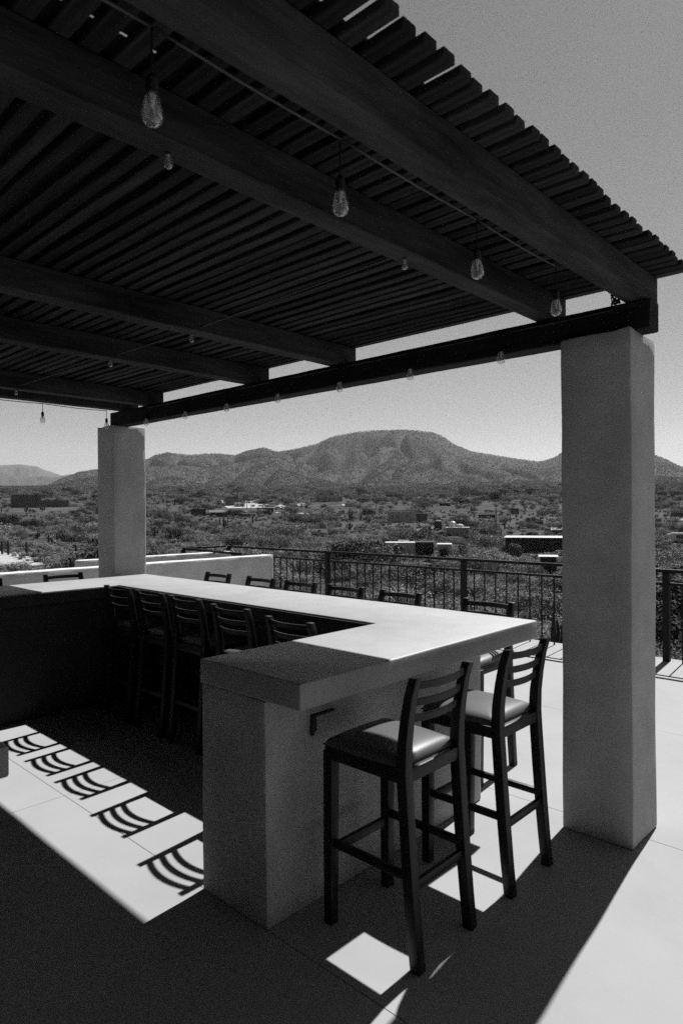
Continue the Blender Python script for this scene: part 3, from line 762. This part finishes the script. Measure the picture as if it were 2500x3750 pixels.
building('house', 48, 147, 1829, 1874, 'dark two-storey block house far left with a row of small upper windows', m='bdark', D=300, wins=((.12, .16, .6, .75), (.22, .26, .6, .75), (.33, .37, .6, .75), (.44, .48, .6, .75), (.9, .94, .6, .8)), roofm='bdark')
building('house', 148, 248, 1850, 1872, 'long low block annex beside the dark two-storey house', m='bdark', D=305, wins=((.4, .45, .2, .5), (.68, .74, .15, .5)), roofm='bgrey')
building('garden_wall', 248, 284, 1858, 1867, 'short whitewashed garden wall at the end of the low annex', m='bwhite', D=306, depth=.3, cat='wall')
building('house', 1156, 1222, 1812, 1853, 'two-storey bare concrete house at the foot of the mountain', m='bgrey', wins=((.28, .42, .6, .85), (.8, .96, .6, .85), (.1, .22, .1, .4), (.4, .48, .05, .4), (.52, .6, .05, .4)), doors=((.72, .82, .35),), roofm='bgrey', D=335)
building('house', 1222, 1254, 1835, 1853, 'single-storey concrete wing beside the two-storey house', m='bgrey', wins=((.55, .9, .3, .8), (.15, .3, .4, .7)), roofm='bgrey', D=336)
building('palapa', 699, 754, 1878, 1903, 'round-looking hut with a pyramid palm roof among the brush', m='bvdark', roof='pyramid', roofm='thatch', cat='hut')
building('palapa', 770, 832, 1884, 1908, 'dark gabled hut with thatched roof beside the pyramid-roofed hut', m='bvdark', roof='gable', roofm='thatch', cat='hut')
b_, W_, H_, dp = building('pump_house', 794, 814, 1867, 1878, 'tiny pale pump house carrying a black water tank', m='bwhite', cat='hut')
MB().lathe([(.001, 0), (.75, 0), (.8, .8), (.5, 1.15), (.001, 1.3)], (0, dp/2, H_+.14), 14).build('water_tank', M['bvdark'], b_, smooth=True)
building('carport', 941, 1001, 1845, 1861, 'open dark carport with a flat white roof in the cleared yard', m='bvdark', over=.6, cat='carport', D=262)
building('trailer', 858, 897, 1824, 1838, 'white caravan parked at the back of the cleared yard', m='bwhite', wins=((.2, .4, .4, .75), (.6, .8, .4, .75)), depth=2.4, cat='trailer', over=.05, D=300)
building('trailer', 968, 1008, 1833, 1843, 'white rounded camper parked behind the carport', m='bwhite', wins=((.15, .5, .4, .7),), depth=2.4, cat='trailer', over=.05, D=290)
building('hut', 826, 858, 1812, 1835, 'small dark frame hut behind the white caravan', m='bdark', roofm='bgrey', cat='hut', D=310)
building('hut', kx(395), kx(527), ky(266), ky(292), 'low wide pale-roofed shelter in front of the white lamp post', m='bdark', cat='hut', over=.3)
building('hut', kx(560), kx(668), ky(98), ky(122), 'long dark shed under trees at the back of the cleared yard', m='bvdark', roofm='bgrey', cat='shed', D=320)
building('hut', kx(286), kx(352), ky(72), ky(98), 'raised open timber platform house high behind the yard', m='bdark', roofm='bdark', cat='hut', D=360)
building('low_wall', 1108, 1172, 1943, 1953, 'low pale wall fragments in the middle of the brush', m='bwhite', wins=((.35, .4, .1, .7),), depth=.5, cat='wall')
b_, W_, H_, dp = building('house', qx(232), qx(436), qy(210), qy(288), 'pale flat-roofed bungalow with three square windows in the valley', m='bgrey', wins=((.14, .22, .35, .7), (.31, .41, .35, .7), (.64, .72, .45, .75)), roofm='bgrey', D=205)
building('porch', qx(438), qx(516), qy(222), qy(284), 'open shaded porch at the side of the pale bungalow', m='bdark', over=.4, roofm='bgrey', cat='porch', D=207)
building('sunshade', qx(604), qx(682), qy(195), qy(214), 'small white canopy beyond the pale bungalow', m='bvdark', over=1.0, cat='canopy', D=300)
b_, W_, H_, dp = building('shed', qx(652), qx(812), qy(300), qy(358), 'corrugated pale shed with a rounded white water tank on its roof', m='bgrey', wins=((.85, .95, .3, .7),), doors=((.42, .56, .28),), cat='shed', over=.15, D=160)
MB().lathe([(.001, 0), (.78, 0), (.8, .95), (.7, 1.15), (.35, 1.35), (.001, 1.4)], (-W_*.22, 2.2, H_+.14), 18).build('water_tank', M['carpaint'], b_, smooth=True)
MB().lathe([(.001, 0), (1.0, 0), (.95, .35), (.6, .62), (.001, .75)], (W_*.1, 2.6, H_+.14), 18).build('dome', M['bwhite'], b_, smooth=True)
for k in range(26): MB().box((-W_/2+W_*(k+.3)/26, -.06, 0), (-W_/2+W_*(k+.55)/26, -.005, H_-.02)).build('wall_rib', M['bgrey'], b_)
t_ = site(qx(566), qx(622), qy(350)); tk = empty('water_tank', t_[0]); tag(tk, 'squat black water tank with a pale lid beside the corrugated shed', 'water tank')
r_ = 28/1.96*t_[3]
MB().lathe([(.001, 0), (r_, 0), (r_, r_*1.9), (r_*.8, r_*2.2), (.001, r_*2.3)], (0, 0, 0), 20).build('tank_body', M['bvdark'], tk, smooth=True); MB().lathe([(.001, r_*2.2), (r_*.85, r_*2.2), (r_*.6, r_*2.42), (.001, r_*2.45)], (0, 0, 0), 16).build('lid', M['bwhite'], tk, smooth=True)
keep(qx(560), qy(285), qx(625), qy(350), t_[1])
building('house', qx(1190), qx(1284), qy(176), qy(204), 'small bright white house below the mountain slope', m='bwhite', wins=((.3, .36, .3, .6), (.5, .56, .3, .6), (.75, .82, .3, .6)), roofm='bwhite', D=330)
building('hut', qx(1116), qx(1174), qy(205), qy(246), 'square dark hut with pale flat roof near the utility pole', m='bdark', over=.4, roofm='bgrey', cat='hut', D=240, doors=((.3, .55, .7),))
building('low_wall', qx(1180), qx(1344), qy(324), qy(352), 'long low block wall among dark bushes', m='bdark', depth=.5, roofm='bgrey', cat='wall', D=190)
building('house', qx(1412), qx(1530), qy(356), qy(400), 'house showing only a bright white pitched roof beside the big pillar', m='bdark', roof='gable', D=165)
building('long_shed', qx(1084), qx(1640), qy(414), qy(530), 'long very dark shed with a thin bright roof edge', m='bvdark', over=.25, depth=7, cat='shed', D=112)
building('pump_house', qx(1326), qx(1438), qy(512), qy(640), 'tall narrow dark hut with a pale flat roof below the long shed', m='bvdark', over=.2, depth=2.5, cat='hut', D=80)
building('trailer', qx(216), qx(426), qy(442), qy(545), 'pale mobile home with dark door below the railing', m='bgrey', wins=((.43, .62, .45, .75),), doors=((.28, .4, .8),), depth=3.2, over=.12, cat='trailer', D=104)
building('shade_tent', qx(430), qx(560), qy(444), qy(548), 'black shade-cloth lean-to between the two mobile homes', m='bvdark', depth=4, over=.1, roofm='bvdark', cat='shelter', D=104.5)
building('trailer', qx(592), qx(686), qy(450), qy(546), 'second pale mobile home with one dark window', m='bgrey', wins=((.2, .7, .4, .75),), depth=3.2, over=.12, cat='trailer', D=103)
building('house', 2404, 2438, 1870, 1893, 'dark little ruin beyond the big pillar at the slope foot', m='bdark', roofm='bdark', wins=((.3, .5, .1, .8),), D=330)
building('hut', 20, 58, 1808, 1822, 'low pale shed on the far left plain', m='bgrey', cat='hut', D=560)
building('hut', 232, 262, 1800, 1811, 'dark hut on the slope left of the slim pillar', m='bvdark', cat='hut', D=700)

building('ramada', qx(708), qx(812), qy(172), qy(190), 'long low dark ramada on the plain beyond the corrugated shed', m='bvdark', roofm='bgrey', cat='shelter', D=320, over=.3)
building('hut', qx(514), qx(582), qy(180), qy(198), 'small pale-roofed hut beyond the porch of the bungalow', m='bgrey', roofm='roofw', cat='hut', D=315, over=.3)
building('ramada', qx(884), qx(1002), qy(220), qy(246), 'flat-roofed open ramada behind the scaffold frame', m='bvdark', roofm='bgrey', cat='shelter', D=225, over=.3)
building('hut', qx(572), qx(614), qy(247), qy(282), 'pair of narrow dark sheds left of the corrugated shed', m='bvdark', cat='shed', D=195, roofm='bdark')
building('low_wall', qx(1300), qx(1372), qy(214), qy(244), 'sloping pale unfinished wall right of the square dark hut', m='bgrey', depth=.4, cat='wall', D=235)
building('hut', 12, 62, 1806, 1816, 'long dark-roofed house on the horizon at the far left', m='bdark', roofm='roofw', cat='house', D=620)
building('hut', 1262, 1296, 1860, 1872, 'low pale block hut right of the concrete house and its wing', m='bgrey', cat='hut', D=300)
building('hut', 1600, 1640, 1852, 1862, 'tiny pale hut at the foot of the mountain behind the scaffold', m='bwhite', cat='hut', D=420)
building('hut', 1780, 1822, 1862, 1874, 'tiny pale-roofed hut at the foot of the slope left of the white house', m='bgrey', roofm='roofw', cat='hut', D=360)
building('hut', 1450, 1492, 1856, 1866, 'tiny bright-roofed hut on the plain behind the bungalow', m='bgrey', roofm='roofw', cat='hut', D=400)
# scaffold pergola frame next to the dark tree
P, D, az, mpp = site(qx(860), qx(1030), qy(300), D=150)
sf = empty('scaffold', P, az-math.pi/2); tag(sf, 'thin metal scaffold frame standing behind the big dark tree', 'scaffold')
Wf = 200/1.96*mpp; Hf = 72/1.96*mpp
for k in range(7):
    MB().bar((-Wf/2+Wf*k/6, 0, 0), (-Wf/2+Wf*k/6, 0, Hf*(1+.15*(k % 2))), .09).build('upright', M['metal'], sf)
    MB().bar((-Wf/2+Wf*k/6, 4, 0), (-Wf/2+Wf*k/6, 4, Hf), .09).build('upright', M['metal'], sf)
for z_ in (.15, .55, 1.0):
    MB().bar((-Wf/2, 0, Hf*z_), (Wf/2, 0, Hf*z_), .09).build('ledger', M['metal'], sf); MB().bar((-Wf/2, 4, Hf*z_), (Wf/2, 4, Hf*z_), .09).build('ledger', M['metal'], sf)
keep(qx(820), qy(225), qx(1030), qy(300), D)

# vehicles in the yard
def vehicle(u0, u1, vt, vb, label, m, D, van=False):
    P, D, az, mpp = site(u0, u1, vb, D); L = max(3.8, (u1-u0)*mpp); H = 2.1 if van else 1.45
    root = empty('van' if van else 'parked_car', P, az-math.pi/2+random.uniform(-.3, .3)); tag(root, label, 'van' if van else 'car')
    y0, y1 = 0, 1.8
    if van: prof = [(-.5, .35), (.5, .35), (.5, .9), (.44, 1.05), (.36, 1.9), (.3, 2.1), (-.47, 2.1), (-.5, 1.9)]
    else: prof = [(-.5, .35), (.5, .35), (.5, .75), (.27, .9), (.14, 1.4), (-.25, 1.45), (-.4, .95), (-.5, .9)]
    mb = MB(); n = len(prof)
    for y_ in (y0, y1):
        for a, b in prof: mb.v.append((a*L, y_+(.12 if b > 1.2 else 0)*(1 if y_ == y0 else -1), b))
    mb.f = [tuple(range(n)), tuple(range(2*n-1, n-1, -1))]+[(j, (j+1) % n, n+(j+1) % n, n+j) for j in range(n)]
    bo = mb.build('body', M[m], root, bevel=.05)
    MB().box((-.3*L, -.0, 1.0), (.2*L, .1, 1.3 if not van else 1.7)).build('side_window', M['pane'], root)
    for a in (-.32, .32):
        for y_ in (0, 1.8):
            wh = MB().tube([(a*L, y_-.08, .33), (a*L, y_+.08, .33)], .33, 16).build('wheel', M['rubber'], root)
    keep(u0-2, vt-2, u1+2, vb, D)
vehicle(kx(388), kx(432), ky(200), ky(218), 'dark car parked alone on the pale yard', 'cardark', 255)
vehicle(kx(210), kx(250), ky(112), ky(134), 'white van parked in the brush left of the yard', 'carpaint', 320, True)
vehicle(kx(880), kx(915), ky(138), ky(152), 'white car parked right of the yard near the concrete house', 'carpaint', 330)
vehicle(kx(690), kx(745), ky(165), ky(193), 'pale car half buried in junk beside the carport', 'carpaint', 275)
vehicle(2440, 2475, 1978, 1996, 'white car parked beyond the big pillar', 'carpaint', 150)
vehicle(2476, 2520, 1982, 2003, 'white van at the edge of the view beyond the big pillar', 'carpaint', 142, True)

# poles
def pole(u, vt, vb, label, D=None, arm=True, lamp=False):
    P, D, az, mpp = site(u-1, u+1, vb, D); H = (vb-vt)*mpp
    root = empty('lamp_post' if lamp else 'utility_pole', P, az-math.pi/2); tag(root, label, 'pole')
    r_ = .16 if not lamp else .1
    MB().tube([(0, 0, -.5), (0, 0, H)], [r_, r_*.7], 8).build('shaft', M['bwhite'] if lamp else M['pole'], root)
    if arm:
        MB().box((-1.1, -.08, H-.9), (1.1, .08, H-.72)).build('crossarm', M['pole'], root)
        for a in (-.95, -.4, .4, .95): MB().lathe([(.001, .3), (.07, .25), (.05, 0), (.001, 0)], (a, 0, H-.72), 8).build('insulator', M['bwhite'], root)
    if lamp: MB().box((-.9, -.6, H), (.9, .6, H+.08)).build('solar_panel', M['roofw'], root)
    keep(u-4, vt, u+4, vb-4, D)
    return Vector(P)+Vector((0, 0, H-.5))
p1 = pole(qx(1010), qy(100), qy(290), 'tall dark utility pole with crossarm standing by the scaffold', D=165)
pole(kx(77), ky(100), ky(222), 'thin utility pole behind the pyramid-roofed hut', D=250)
pole(kx(457), ky(55), ky(180), 'thin utility pole in the cleared yard', D=280)
pole(kx(1385), ky(125), ky(240), 'thin utility pole right of the concrete house', D=230)
pole(qx(37), qy(110), qy(200), 'thin utility pole left of the pale bungalow', D=280)
pole(105, 1790, 1826, 'thin utility pole behind the dark two-storey house', D=330)
pole(613, 1820, 1890, 'thin utility pole just right of the slim pillar', D=215)
pole(kx(492), ky(105), ky(266), 'white lamp post with a flat panel before the cleared yard', D=200, arm=False, lamp=True)
pole(qx(346), qy(345), qy(440), 'white lamp post with a flat panel above the pale mobile home', D=110, arm=False, lamp=True)

# cacti
def cactus_mesh(seed, arms, H, r=.16, spread=1.0):
    rnd = random.Random(seed); v = []; f = []
    def col(base, pts, rad):
        n = 14; i = len(v)
        P = [Vector(p) for p in pts]
        for k, p in enumerate(P):
            t = k/(len(P)-1); rr = rad*(.8+.3*math.sin(min(1, t*1.1)*2.2))*(1 if k < len(P)-2 else (.8 if k == len(P)-2 else .25))
            d = (P[min(k+1, len(P)-1)]-P[max(k-1, 0)]).normalized(); a = d.cross(Vector((0, 1, 0.01))).normalized(); b = a.cross(d)
            for j in range(n):
                q_ = rr*(1 if j % 2 else .8); an = 6.283*j/n
                v.append(tuple(p+(a*math.cos(an)+b*math.sin(an))*q_))
        for k in range(len(P)-1):
            for j in range(n): f.append((i+k*n+j, i+k*n+(j+1) % n, i+(k+1)*n+(j+1) % n, i+(k+1)*n+j))
        f.append(tuple(i+(len(P)-1)*n+j for j in range(n)))
    col(0, [(0, 0, H*t/7) for t in range(-1, 8)], r)
    for a in range(arms):
        an = 6.283*a/max(1, arms)+rnd.uniform(-.4, .4); z0 = H*rnd.uniform(.12, .35); out = rnd.uniform(.35, .75)*spread; top = H*rnd.uniform(.65, 1.0)
        dx, dy = math.cos(an), math.sin(an)
        pts = [(dx*out*t, dy*out*t, z0+.35*t*t) for t in (0, .35, .7, 1)]
        z1 = z0+.35
        pts += [(dx*out*(1.05+.04*t), dy*out*(1.05+.04*t), z1+(top-z1)*t/5) for t in (.6, 1.5, 2.5, 3.5, 4.6, 5)]
        col(0, pts, r*.85)
    me = bpy.data.meshes.new('cactus'); me.from_pydata(v, [], f); me.materials.append(M['cactus']); me.shade_smooth(); return me
CM = [cactus_mesh(1, 0, 5, .2), cactus_mesh(2, 2, 5, .18), cactus_mesh(3, 5, 5, .17), cactus_mesh(4, 8, 5, .16, 1.5)]
def cactus(u, vt, vb, kind, label, group, D=None):
    P, D, az = pt(u, vb, D); mpp = D*math.cos(AZ-az)/F_PX; H = (vb-vt)*mpp
    o = bpy.data.objects.new('cactus', CM[kind]); COL.objects.link(o); o.location = P
    s_ = H/5; o.scale = (max(s_*1.15, .9), max(s_*1.15, .9), s_*1.12); o.rotation_euler = (0, 0, random.uniform(0, 6.28))
    tag(o, label, 'cactus', group)
    hw_ = 2+(vb-vt)*(.12, .22, .3, .4)[kind]; keep(u-hw_, vt, u+hw_, vb-(vb-vt)*.12, D)
G1 = 'column cacti scattered in the brush beyond the parapet, left of the slim pillar'
G2 = 'column cacti scattered in the brush around the cleared yard'
G3 = 'column cacti on the plain below the mountain'
L1 = 'dark upright column cactus rising from the brush left of the slim pillar'
L2 = 'dark column cactus in the brush between slim pillar and cleared yard'
L3 = 'small dark column cactus on the plain below the big mountain'
for (a, t, b, k_) in [(700, 1290, 1425, 0), (745, 1340, 1435, 0), (818, 1265, 1385, 0), (895, 1235, 1385, 1), (1035, 1310, 1425, 2), (1090, 1440, 1560, 0), (1340, 1350, 1510, 2), (30, 1380, 1580, 0), (120, 1380, 1590, 0), (380, 1400, 1610, 0), (1085, 990, 1070, 1), (960, 1085, 1190, 0), (380, 895, 985, 2), (615, 875, 965, 3), (545, 1255, 1340, 2), (650, 1110, 1185, 1), (290, 1430, 1500, 2), (1180, 1290, 1350, 0), (480, 1500, 1560, 0), (555, 1500, 1580, 0), (700, 1650, 1740, 1), (25, 890, 975, 0), (230, 1340, 1400, 1)]:
    u, v = Z4(a, t); cactus(u, v, Z4(0, b)[1], k_, L1, G1)
for (a, t, b, k_) in [(505, 275, 345, 0), (633, 290, 312, 0), (770, 250, 295, 0), (785, 258, 295, 0), (903, 183, 232, 0), (945, 193, 234, 2), (960, 320, 360, 0), (1015, 314, 360, 0), (1200, 260, 318, 0), (1258, 278, 318, 0), (1035, 640, 780, 0), (1055, 650, 780, 1), (50, 505, 560, 1), (1250, 233, 268, 1), (650, 250, 278, 0), (380, 150, 195, 2), (425, 185, 215, 0)]:
    u, v = K(a, t); cactus(u, v, K(0, b)[1], k_, L2, G2)
u, v = K(266, 288); cactus(u, v, K(0, 388)[1], 3, 'big many-armed candelabra cactus in front of the thatched huts', None)
u, v = K(1303, 226); cactus(u, v, K(0, 330)[1], 2, 'branched cactus near the thin pole right of the concrete house', None)
u, v = K(1303, 333); cactus(u, v, K(0, 405)[1], 1, 'two-armed cactus in open brush right of the low pale wall', None)
ZL = lambda a, b: (300+a/2.94, 1450+b/2.94)
for (a, t, b, k_) in [(780, 1455, 1570, 2), (960, 1495, 1615, 3), (1040, 1485, 1600, 2), (930, 1315, 1385, 1), (1172, 1418, 1475, 1), (125, 1565, 1690, 2), (748, 1288, 1335, 2), (875, 1145, 1200, 1), (1000, 1145, 1225, 2), (1150, 1270, 1310, 1), (1300, 1200, 1250, 2)]:
    u, v = ZL(a, t); cactus(u, v, ZL(0, b)[1], k_, 'bushy group of dark cactus stems in the brush just right of the slim pillar', 'cactus clumps just right of the slim pillar')
for (a, t, b, k_) in [(830, 195, 235, 1), (1110, 258, 305, 0), (1070, 305, 350, 0), (1430, 222, 256, 1), (600, 145, 165, 0), (1040, 150, 170, 0), (640, 160, 178, 0), (730, 168, 190, 1), (960, 140, 160, 0), (530, 148, 168, 1), (350, 160, 178, 0), (150, 170, 200, 0), (100, 262, 310, 1), (1215, 210, 240, 1), (1340, 230, 262, 0), (40, 235, 280, 1), (480, 175, 195, 0), (880, 150, 172, 1), (1150, 150, 170, 0), (1300, 150, 170, 0), (210, 150, 166, 0)]:
    u, v = Q(a, t); cactus(u, v, Q(0, b)[1], k_, L3, G3)
# the big cactus right outside the railing
P, D, az = pt(2024, 2500, 20)
cn = bpy.data.objects.new('cactus', cactus_mesh(9, 5, 5.0, .115, .42)); COL.objects.link(cn); cn.location = P; cn.scale = (1.0, 1.0, 1.04)
tag(cn, 'large ribbed cactus clump rising just outside the railing beside the big pillar', 'cactus')

ORD = ['first', 'second', 'third', 'fourth', 'fifth', 'sixth', 'seventh', 'eighth', 'ninth', 'tenth', 'eleventh', 'twelfth', 'thirteenth', 'fourteenth', 'fifteenth', 'sixteenth', 'seventeenth', 'eighteenth', 'nineteenth', 'twentieth', 'twenty-first', 'twenty-second', 'twenty-third']
KW = {0: 'single-column', 1: 'two-armed', 2: 'many-stemmed', 3: 'broad branching'}
for grp, where, rev in ((G1, 'from the slim pillar, in the brush left of it', True), (G2, 'from the slim pillar, in the brush around the cleared yard', False), (G3, 'from the left, on the plain below the big mountain', False), ('cactus clumps just right of the slim pillar', 'rightwards from the slim pillar, close beside it', False)):
    cs = sorted([o for o in COL.objects if o.get('group') == grp], key=lambda o: px(o.location)[0], reverse=rev)
    for i, o in enumerate(cs): o['label'] = KW[CM.index(o.data) if o.data in CM else 0]+' cactus, '+ORD[i]+' '+where

# trees that stand out
def tree(u, vt, vb, w_, label, mtl, seed, D=None, n=2600, group=None):
    P, D, az = pt(u, vb, D); mpp = D*math.cos(AZ-az)/F_PX; H = (vb-vt)*mpp; W_ = w_*mpp/2
    root = empty('tree', P); tag(root, label, 'tree', group)
    me = bush_mesh('crown', mtl, seed, n, .12*max(1, D/120), w_=W_*.75, h_=H*.85, lobes=11, twigs=50)
    c = bpy.data.objects.new('crown', me); COL.objects.link(c); c.parent = root; c.location = (0, 0, H*.12)
    mb = MB(); rnd = random.Random(seed)
    mb.tube([(0, 0, -.3), (.05, 0, H*.25), (.1, .05, H*.5)], [.22, .16, .1], 7)
    for k in range(5):
        t = rnd.uniform(0, 6.28); mb.tube([(.05, 0, H*.2), (math.cos(t)*W_*.3, math.sin(t)*W_*.3, H*.45), (math.cos(t)*W_*.6, math.sin(t)*W_*.6, H*.7)], [.1, .07, .03], 6)
    mb.build('trunk', M['bark'], root)
tree(qx(905), qy(282), qy(405), 190/1.96, 'large round dark tree beside the scaffold and the corrugated shed', M['scrub_dark'], 31, D=128, n=5200)
tree(qx(640), qy(460), qy(545), 90/1.96, 'dark vine-covered tree between the two mobile homes', M['scrub_dark'], 32, D=100, n=2200)
tree(qx(770), qy(450), qy(560), 110/1.96, 'dark leafy tree right of the second mobile home', M['scrub_dark'], 33, D=98, n=2600)
tree(30, 1895, 1950, 120, 'dark spreading tree in the brush at the far left', M['scrub_dark'], 34, n=2400)
tree(qx(1260), qy(330), qy(410), 120/1.96, 'dark bushy tree in front of the low block wall', M['scrub_dark'], 35, D=140, n=2600)
tree(qx(1160), qy(480), qy(640), 150/1.96, 'grey-green tree in front of the long dark shed', M['scrub_mid'], 36, D=92, n=2800)
tree(qx(600), qy(350), qy(432), 100/1.96, 'grey bushy tree in front of the black water tank', M['scrub_mid'], 37, D=128, n=2200)
tree(2440, 2010, 2075, 120, 'dark tree just beyond the big pillar', M['scrub_dark'], 38, D=100, n=2600)

# junk and stones in the yard
rnd = random.Random(5)
def rocks(cu, cv, du, dv, n, label, size=(.3, 1.0), m='bgrey'):
    mb = MB()
    for _ in range(n):
        P = pt(cu+rnd.uniform(-du, du), cv+rnd.uniform(-dv, dv))[0]; s_ = rnd.uniform(*size)
        i = len(mb.v)
        for k in range(8):
            mb.v.append(tuple(P+Vector(((1 if k & 1 else -1)*s_*rnd.uniform(.5, 1.1), (1 if k & 2 else -1)*s_*rnd.uniform(.5, 1.1), (1 if k & 4 else -.3)*s_*rnd.uniform(.5, .9)))))
        mb.f += [tuple(i+k for k in q) for q in ((0, 2, 3, 1), (4, 5, 7, 6), (0, 1, 5, 4), (1, 3, 7, 5), (3, 2, 6, 7), (2, 0, 4, 6))]
    o = mb.build('rubble', M[m], None); tag(o, label, 'rubble', kind='stuff')
rocks(kx(860), ky(198), 30, 7, 90, 'heap of pale junk and rubble right of the cleared yard', (.3, 1.0), 'bwhite')
rocks(qx(150), qy(400), 45, 12, 260, 'bank of pale broken stones beside the brush', (.2, .6), 'bgrey')
rocks(2480, 2000, 40, 14, 120, 'pale rubble and scrap beyond the big pillar', (.2, .8), 'bwhite')
rocks(kx(1490), ky(450), 30, 12, 150, 'pale stones along the path below the railing', (.2, .5), 'bgrey')
for u, v in [Z4(200, 1612), Z4(330, 1612)]:
    P, D, az = pt(u, v); o = MB().box((-.3, -.3, 0), (.3, .3, .8)).build('concrete_block', M['carpaint'], None, bevel=.03); o.location = P
    tag(o, 'small white concrete marker block on the pale ground, the one '+('farther from' if u < 60 else 'nearer to')+' the slim pillar', 'block', 'white marker blocks')

# brush
rnd = random.Random(99)
def blocked(P, D, h):
    u, v = px(P)
    u2, v2 = px(P+Vector((0, 0, h)))
    wpx = .9*h*F_PX/D
    for (a, b, c, d, DD) in KEEP:
        if D < DD+6 and a-wpx*.45 < u < c+wpx*.45 and v2 < d-((d-b)*.18) and v > b: return True
        if abs(D-DD) < 4 and a-6 < u < c+6 and b < v < d+8 and c-a > 30: return True
    return False
import itertools
RP = []
for r_ in ROADS:
    for (l, rr) in r_: pass
def on_road(u, v):
    for r_ in ROADS:
        for (l0, r0), (l1, r1) in zip(r_[:-1], r_[1:]):
            y0 = (l0[1]+r0[1])/2; y1 = (l1[1]+r1[1])/2
            if y0-1 <= v <= y1+1:
                t = (v-y0)/max(1e-3, y1-y0); t = min(1, max(0, t))
                if l0[0]+(l1[0]-l0[0])*t < u < r0[0]+(r1[0]-r0[0])*t: return True
    return False
near_pts = []; 
N1 = 11500
for _ in range(N1):
    D = 22*math.exp(rnd.random()**.62*math.log(900/22))
    az = R(rnd.uniform(8, 80)); P = Vector((D*math.cos(az), D*math.sin(az), ground(D, az)-.1))
    if P.x < 11 and P.y < 14: continue
    u, v = px(P)
    if on_road(u, v) and rnd.random() < .96: continue
    cl = noise.noise(Vector((P.x/22, P.y/22, 3)))+.6*noise.noise(Vector((P.x/7, P.y/7, 9)))
    s_ = math.exp(rnd.gauss(-.12, .42))*(1.0 if D < 120 else 1.2)*(1+.7*max(0, cl))
    if D < 60: s_ *= .8
    if blocked(P, D, s_*1.4): continue
    t = cl+rnd.uniform(-.25, .25)
    k_ = rnd.choice((0, 1)) if t < .12 else (rnd.choice((2, 3)) if t < .40 else rnd.choice((4, 5)))
    near_pts.append((P, s_, rnd.uniform(0, 6.28), k_))
scatter('brush', PB, near_pts, 'dry desert brush covering the valley floor', 'brush')
gp = []
for _ in range(9000):
    D = 20*math.exp(rnd.random()**.8*math.log(260/20)); az = R(rnd.uniform(8, 80)); P = Vector((D*math.cos(az), D*math.sin(az), ground(D, az)-.03))
    if P.x < 10.5 and P.y < 13: continue
    if on_road(*px(P)) and rnd.random() < .9: continue
    gp.append((P, rnd.uniform(.6, 1.4)*(1 if D < 90 else 1.5), rnd.uniform(0, 6.28), 0))
scatter('dry_grass', PG, gp, 'pale dry grass and weeds between the bushes', 'grass')
hp = []
for _ in range(170000):
    D = 430*math.exp(rnd.random()*math.log(1400/430)) if rnd.random() < .3 else rnd.uniform(1050, 2480); az = R(rnd.uniform(12, 76)); P = Vector((D*math.cos(az), D*math.sin(az), ground(D, az)-.6))
    hp.append((P, rnd.uniform(.7, 1.6)*(.6+.5*D/1500), rnd.uniform(0, 6.28), 0 if rnd.random() < .6 else 1))
scatter('hillside_scrub', PH, hp, 'fine dark scrub dotting the mountain slopes', 'scrub')

# ------------------------------------------------------------------ air
if True:
    hz = MB().box((-9500, -9500, -9), (9500, 9500, 900)).build('haze', None)
    tag(hz, 'thin dry haze hanging over the valley', 'haze', kind='stuff')
    m = bpy.data.materials.new('haze_air'); m.use_nodes = True; n = m.node_tree; n.nodes.clear()
    o_ = n.nodes.new('ShaderNodeOutputMaterial'); v_ = n.nodes.new('ShaderNodeVolumePrincipled')
    v_.inputs['Color'].default_value = (.9, .9, .9, 1); v_.inputs['Density'].default_value = .000045; v_.inputs['Anisotropy'].default_value = .2
    n.links.new(v_.outputs[0], o_.inputs['Volume']); hz.data.materials.append(m)
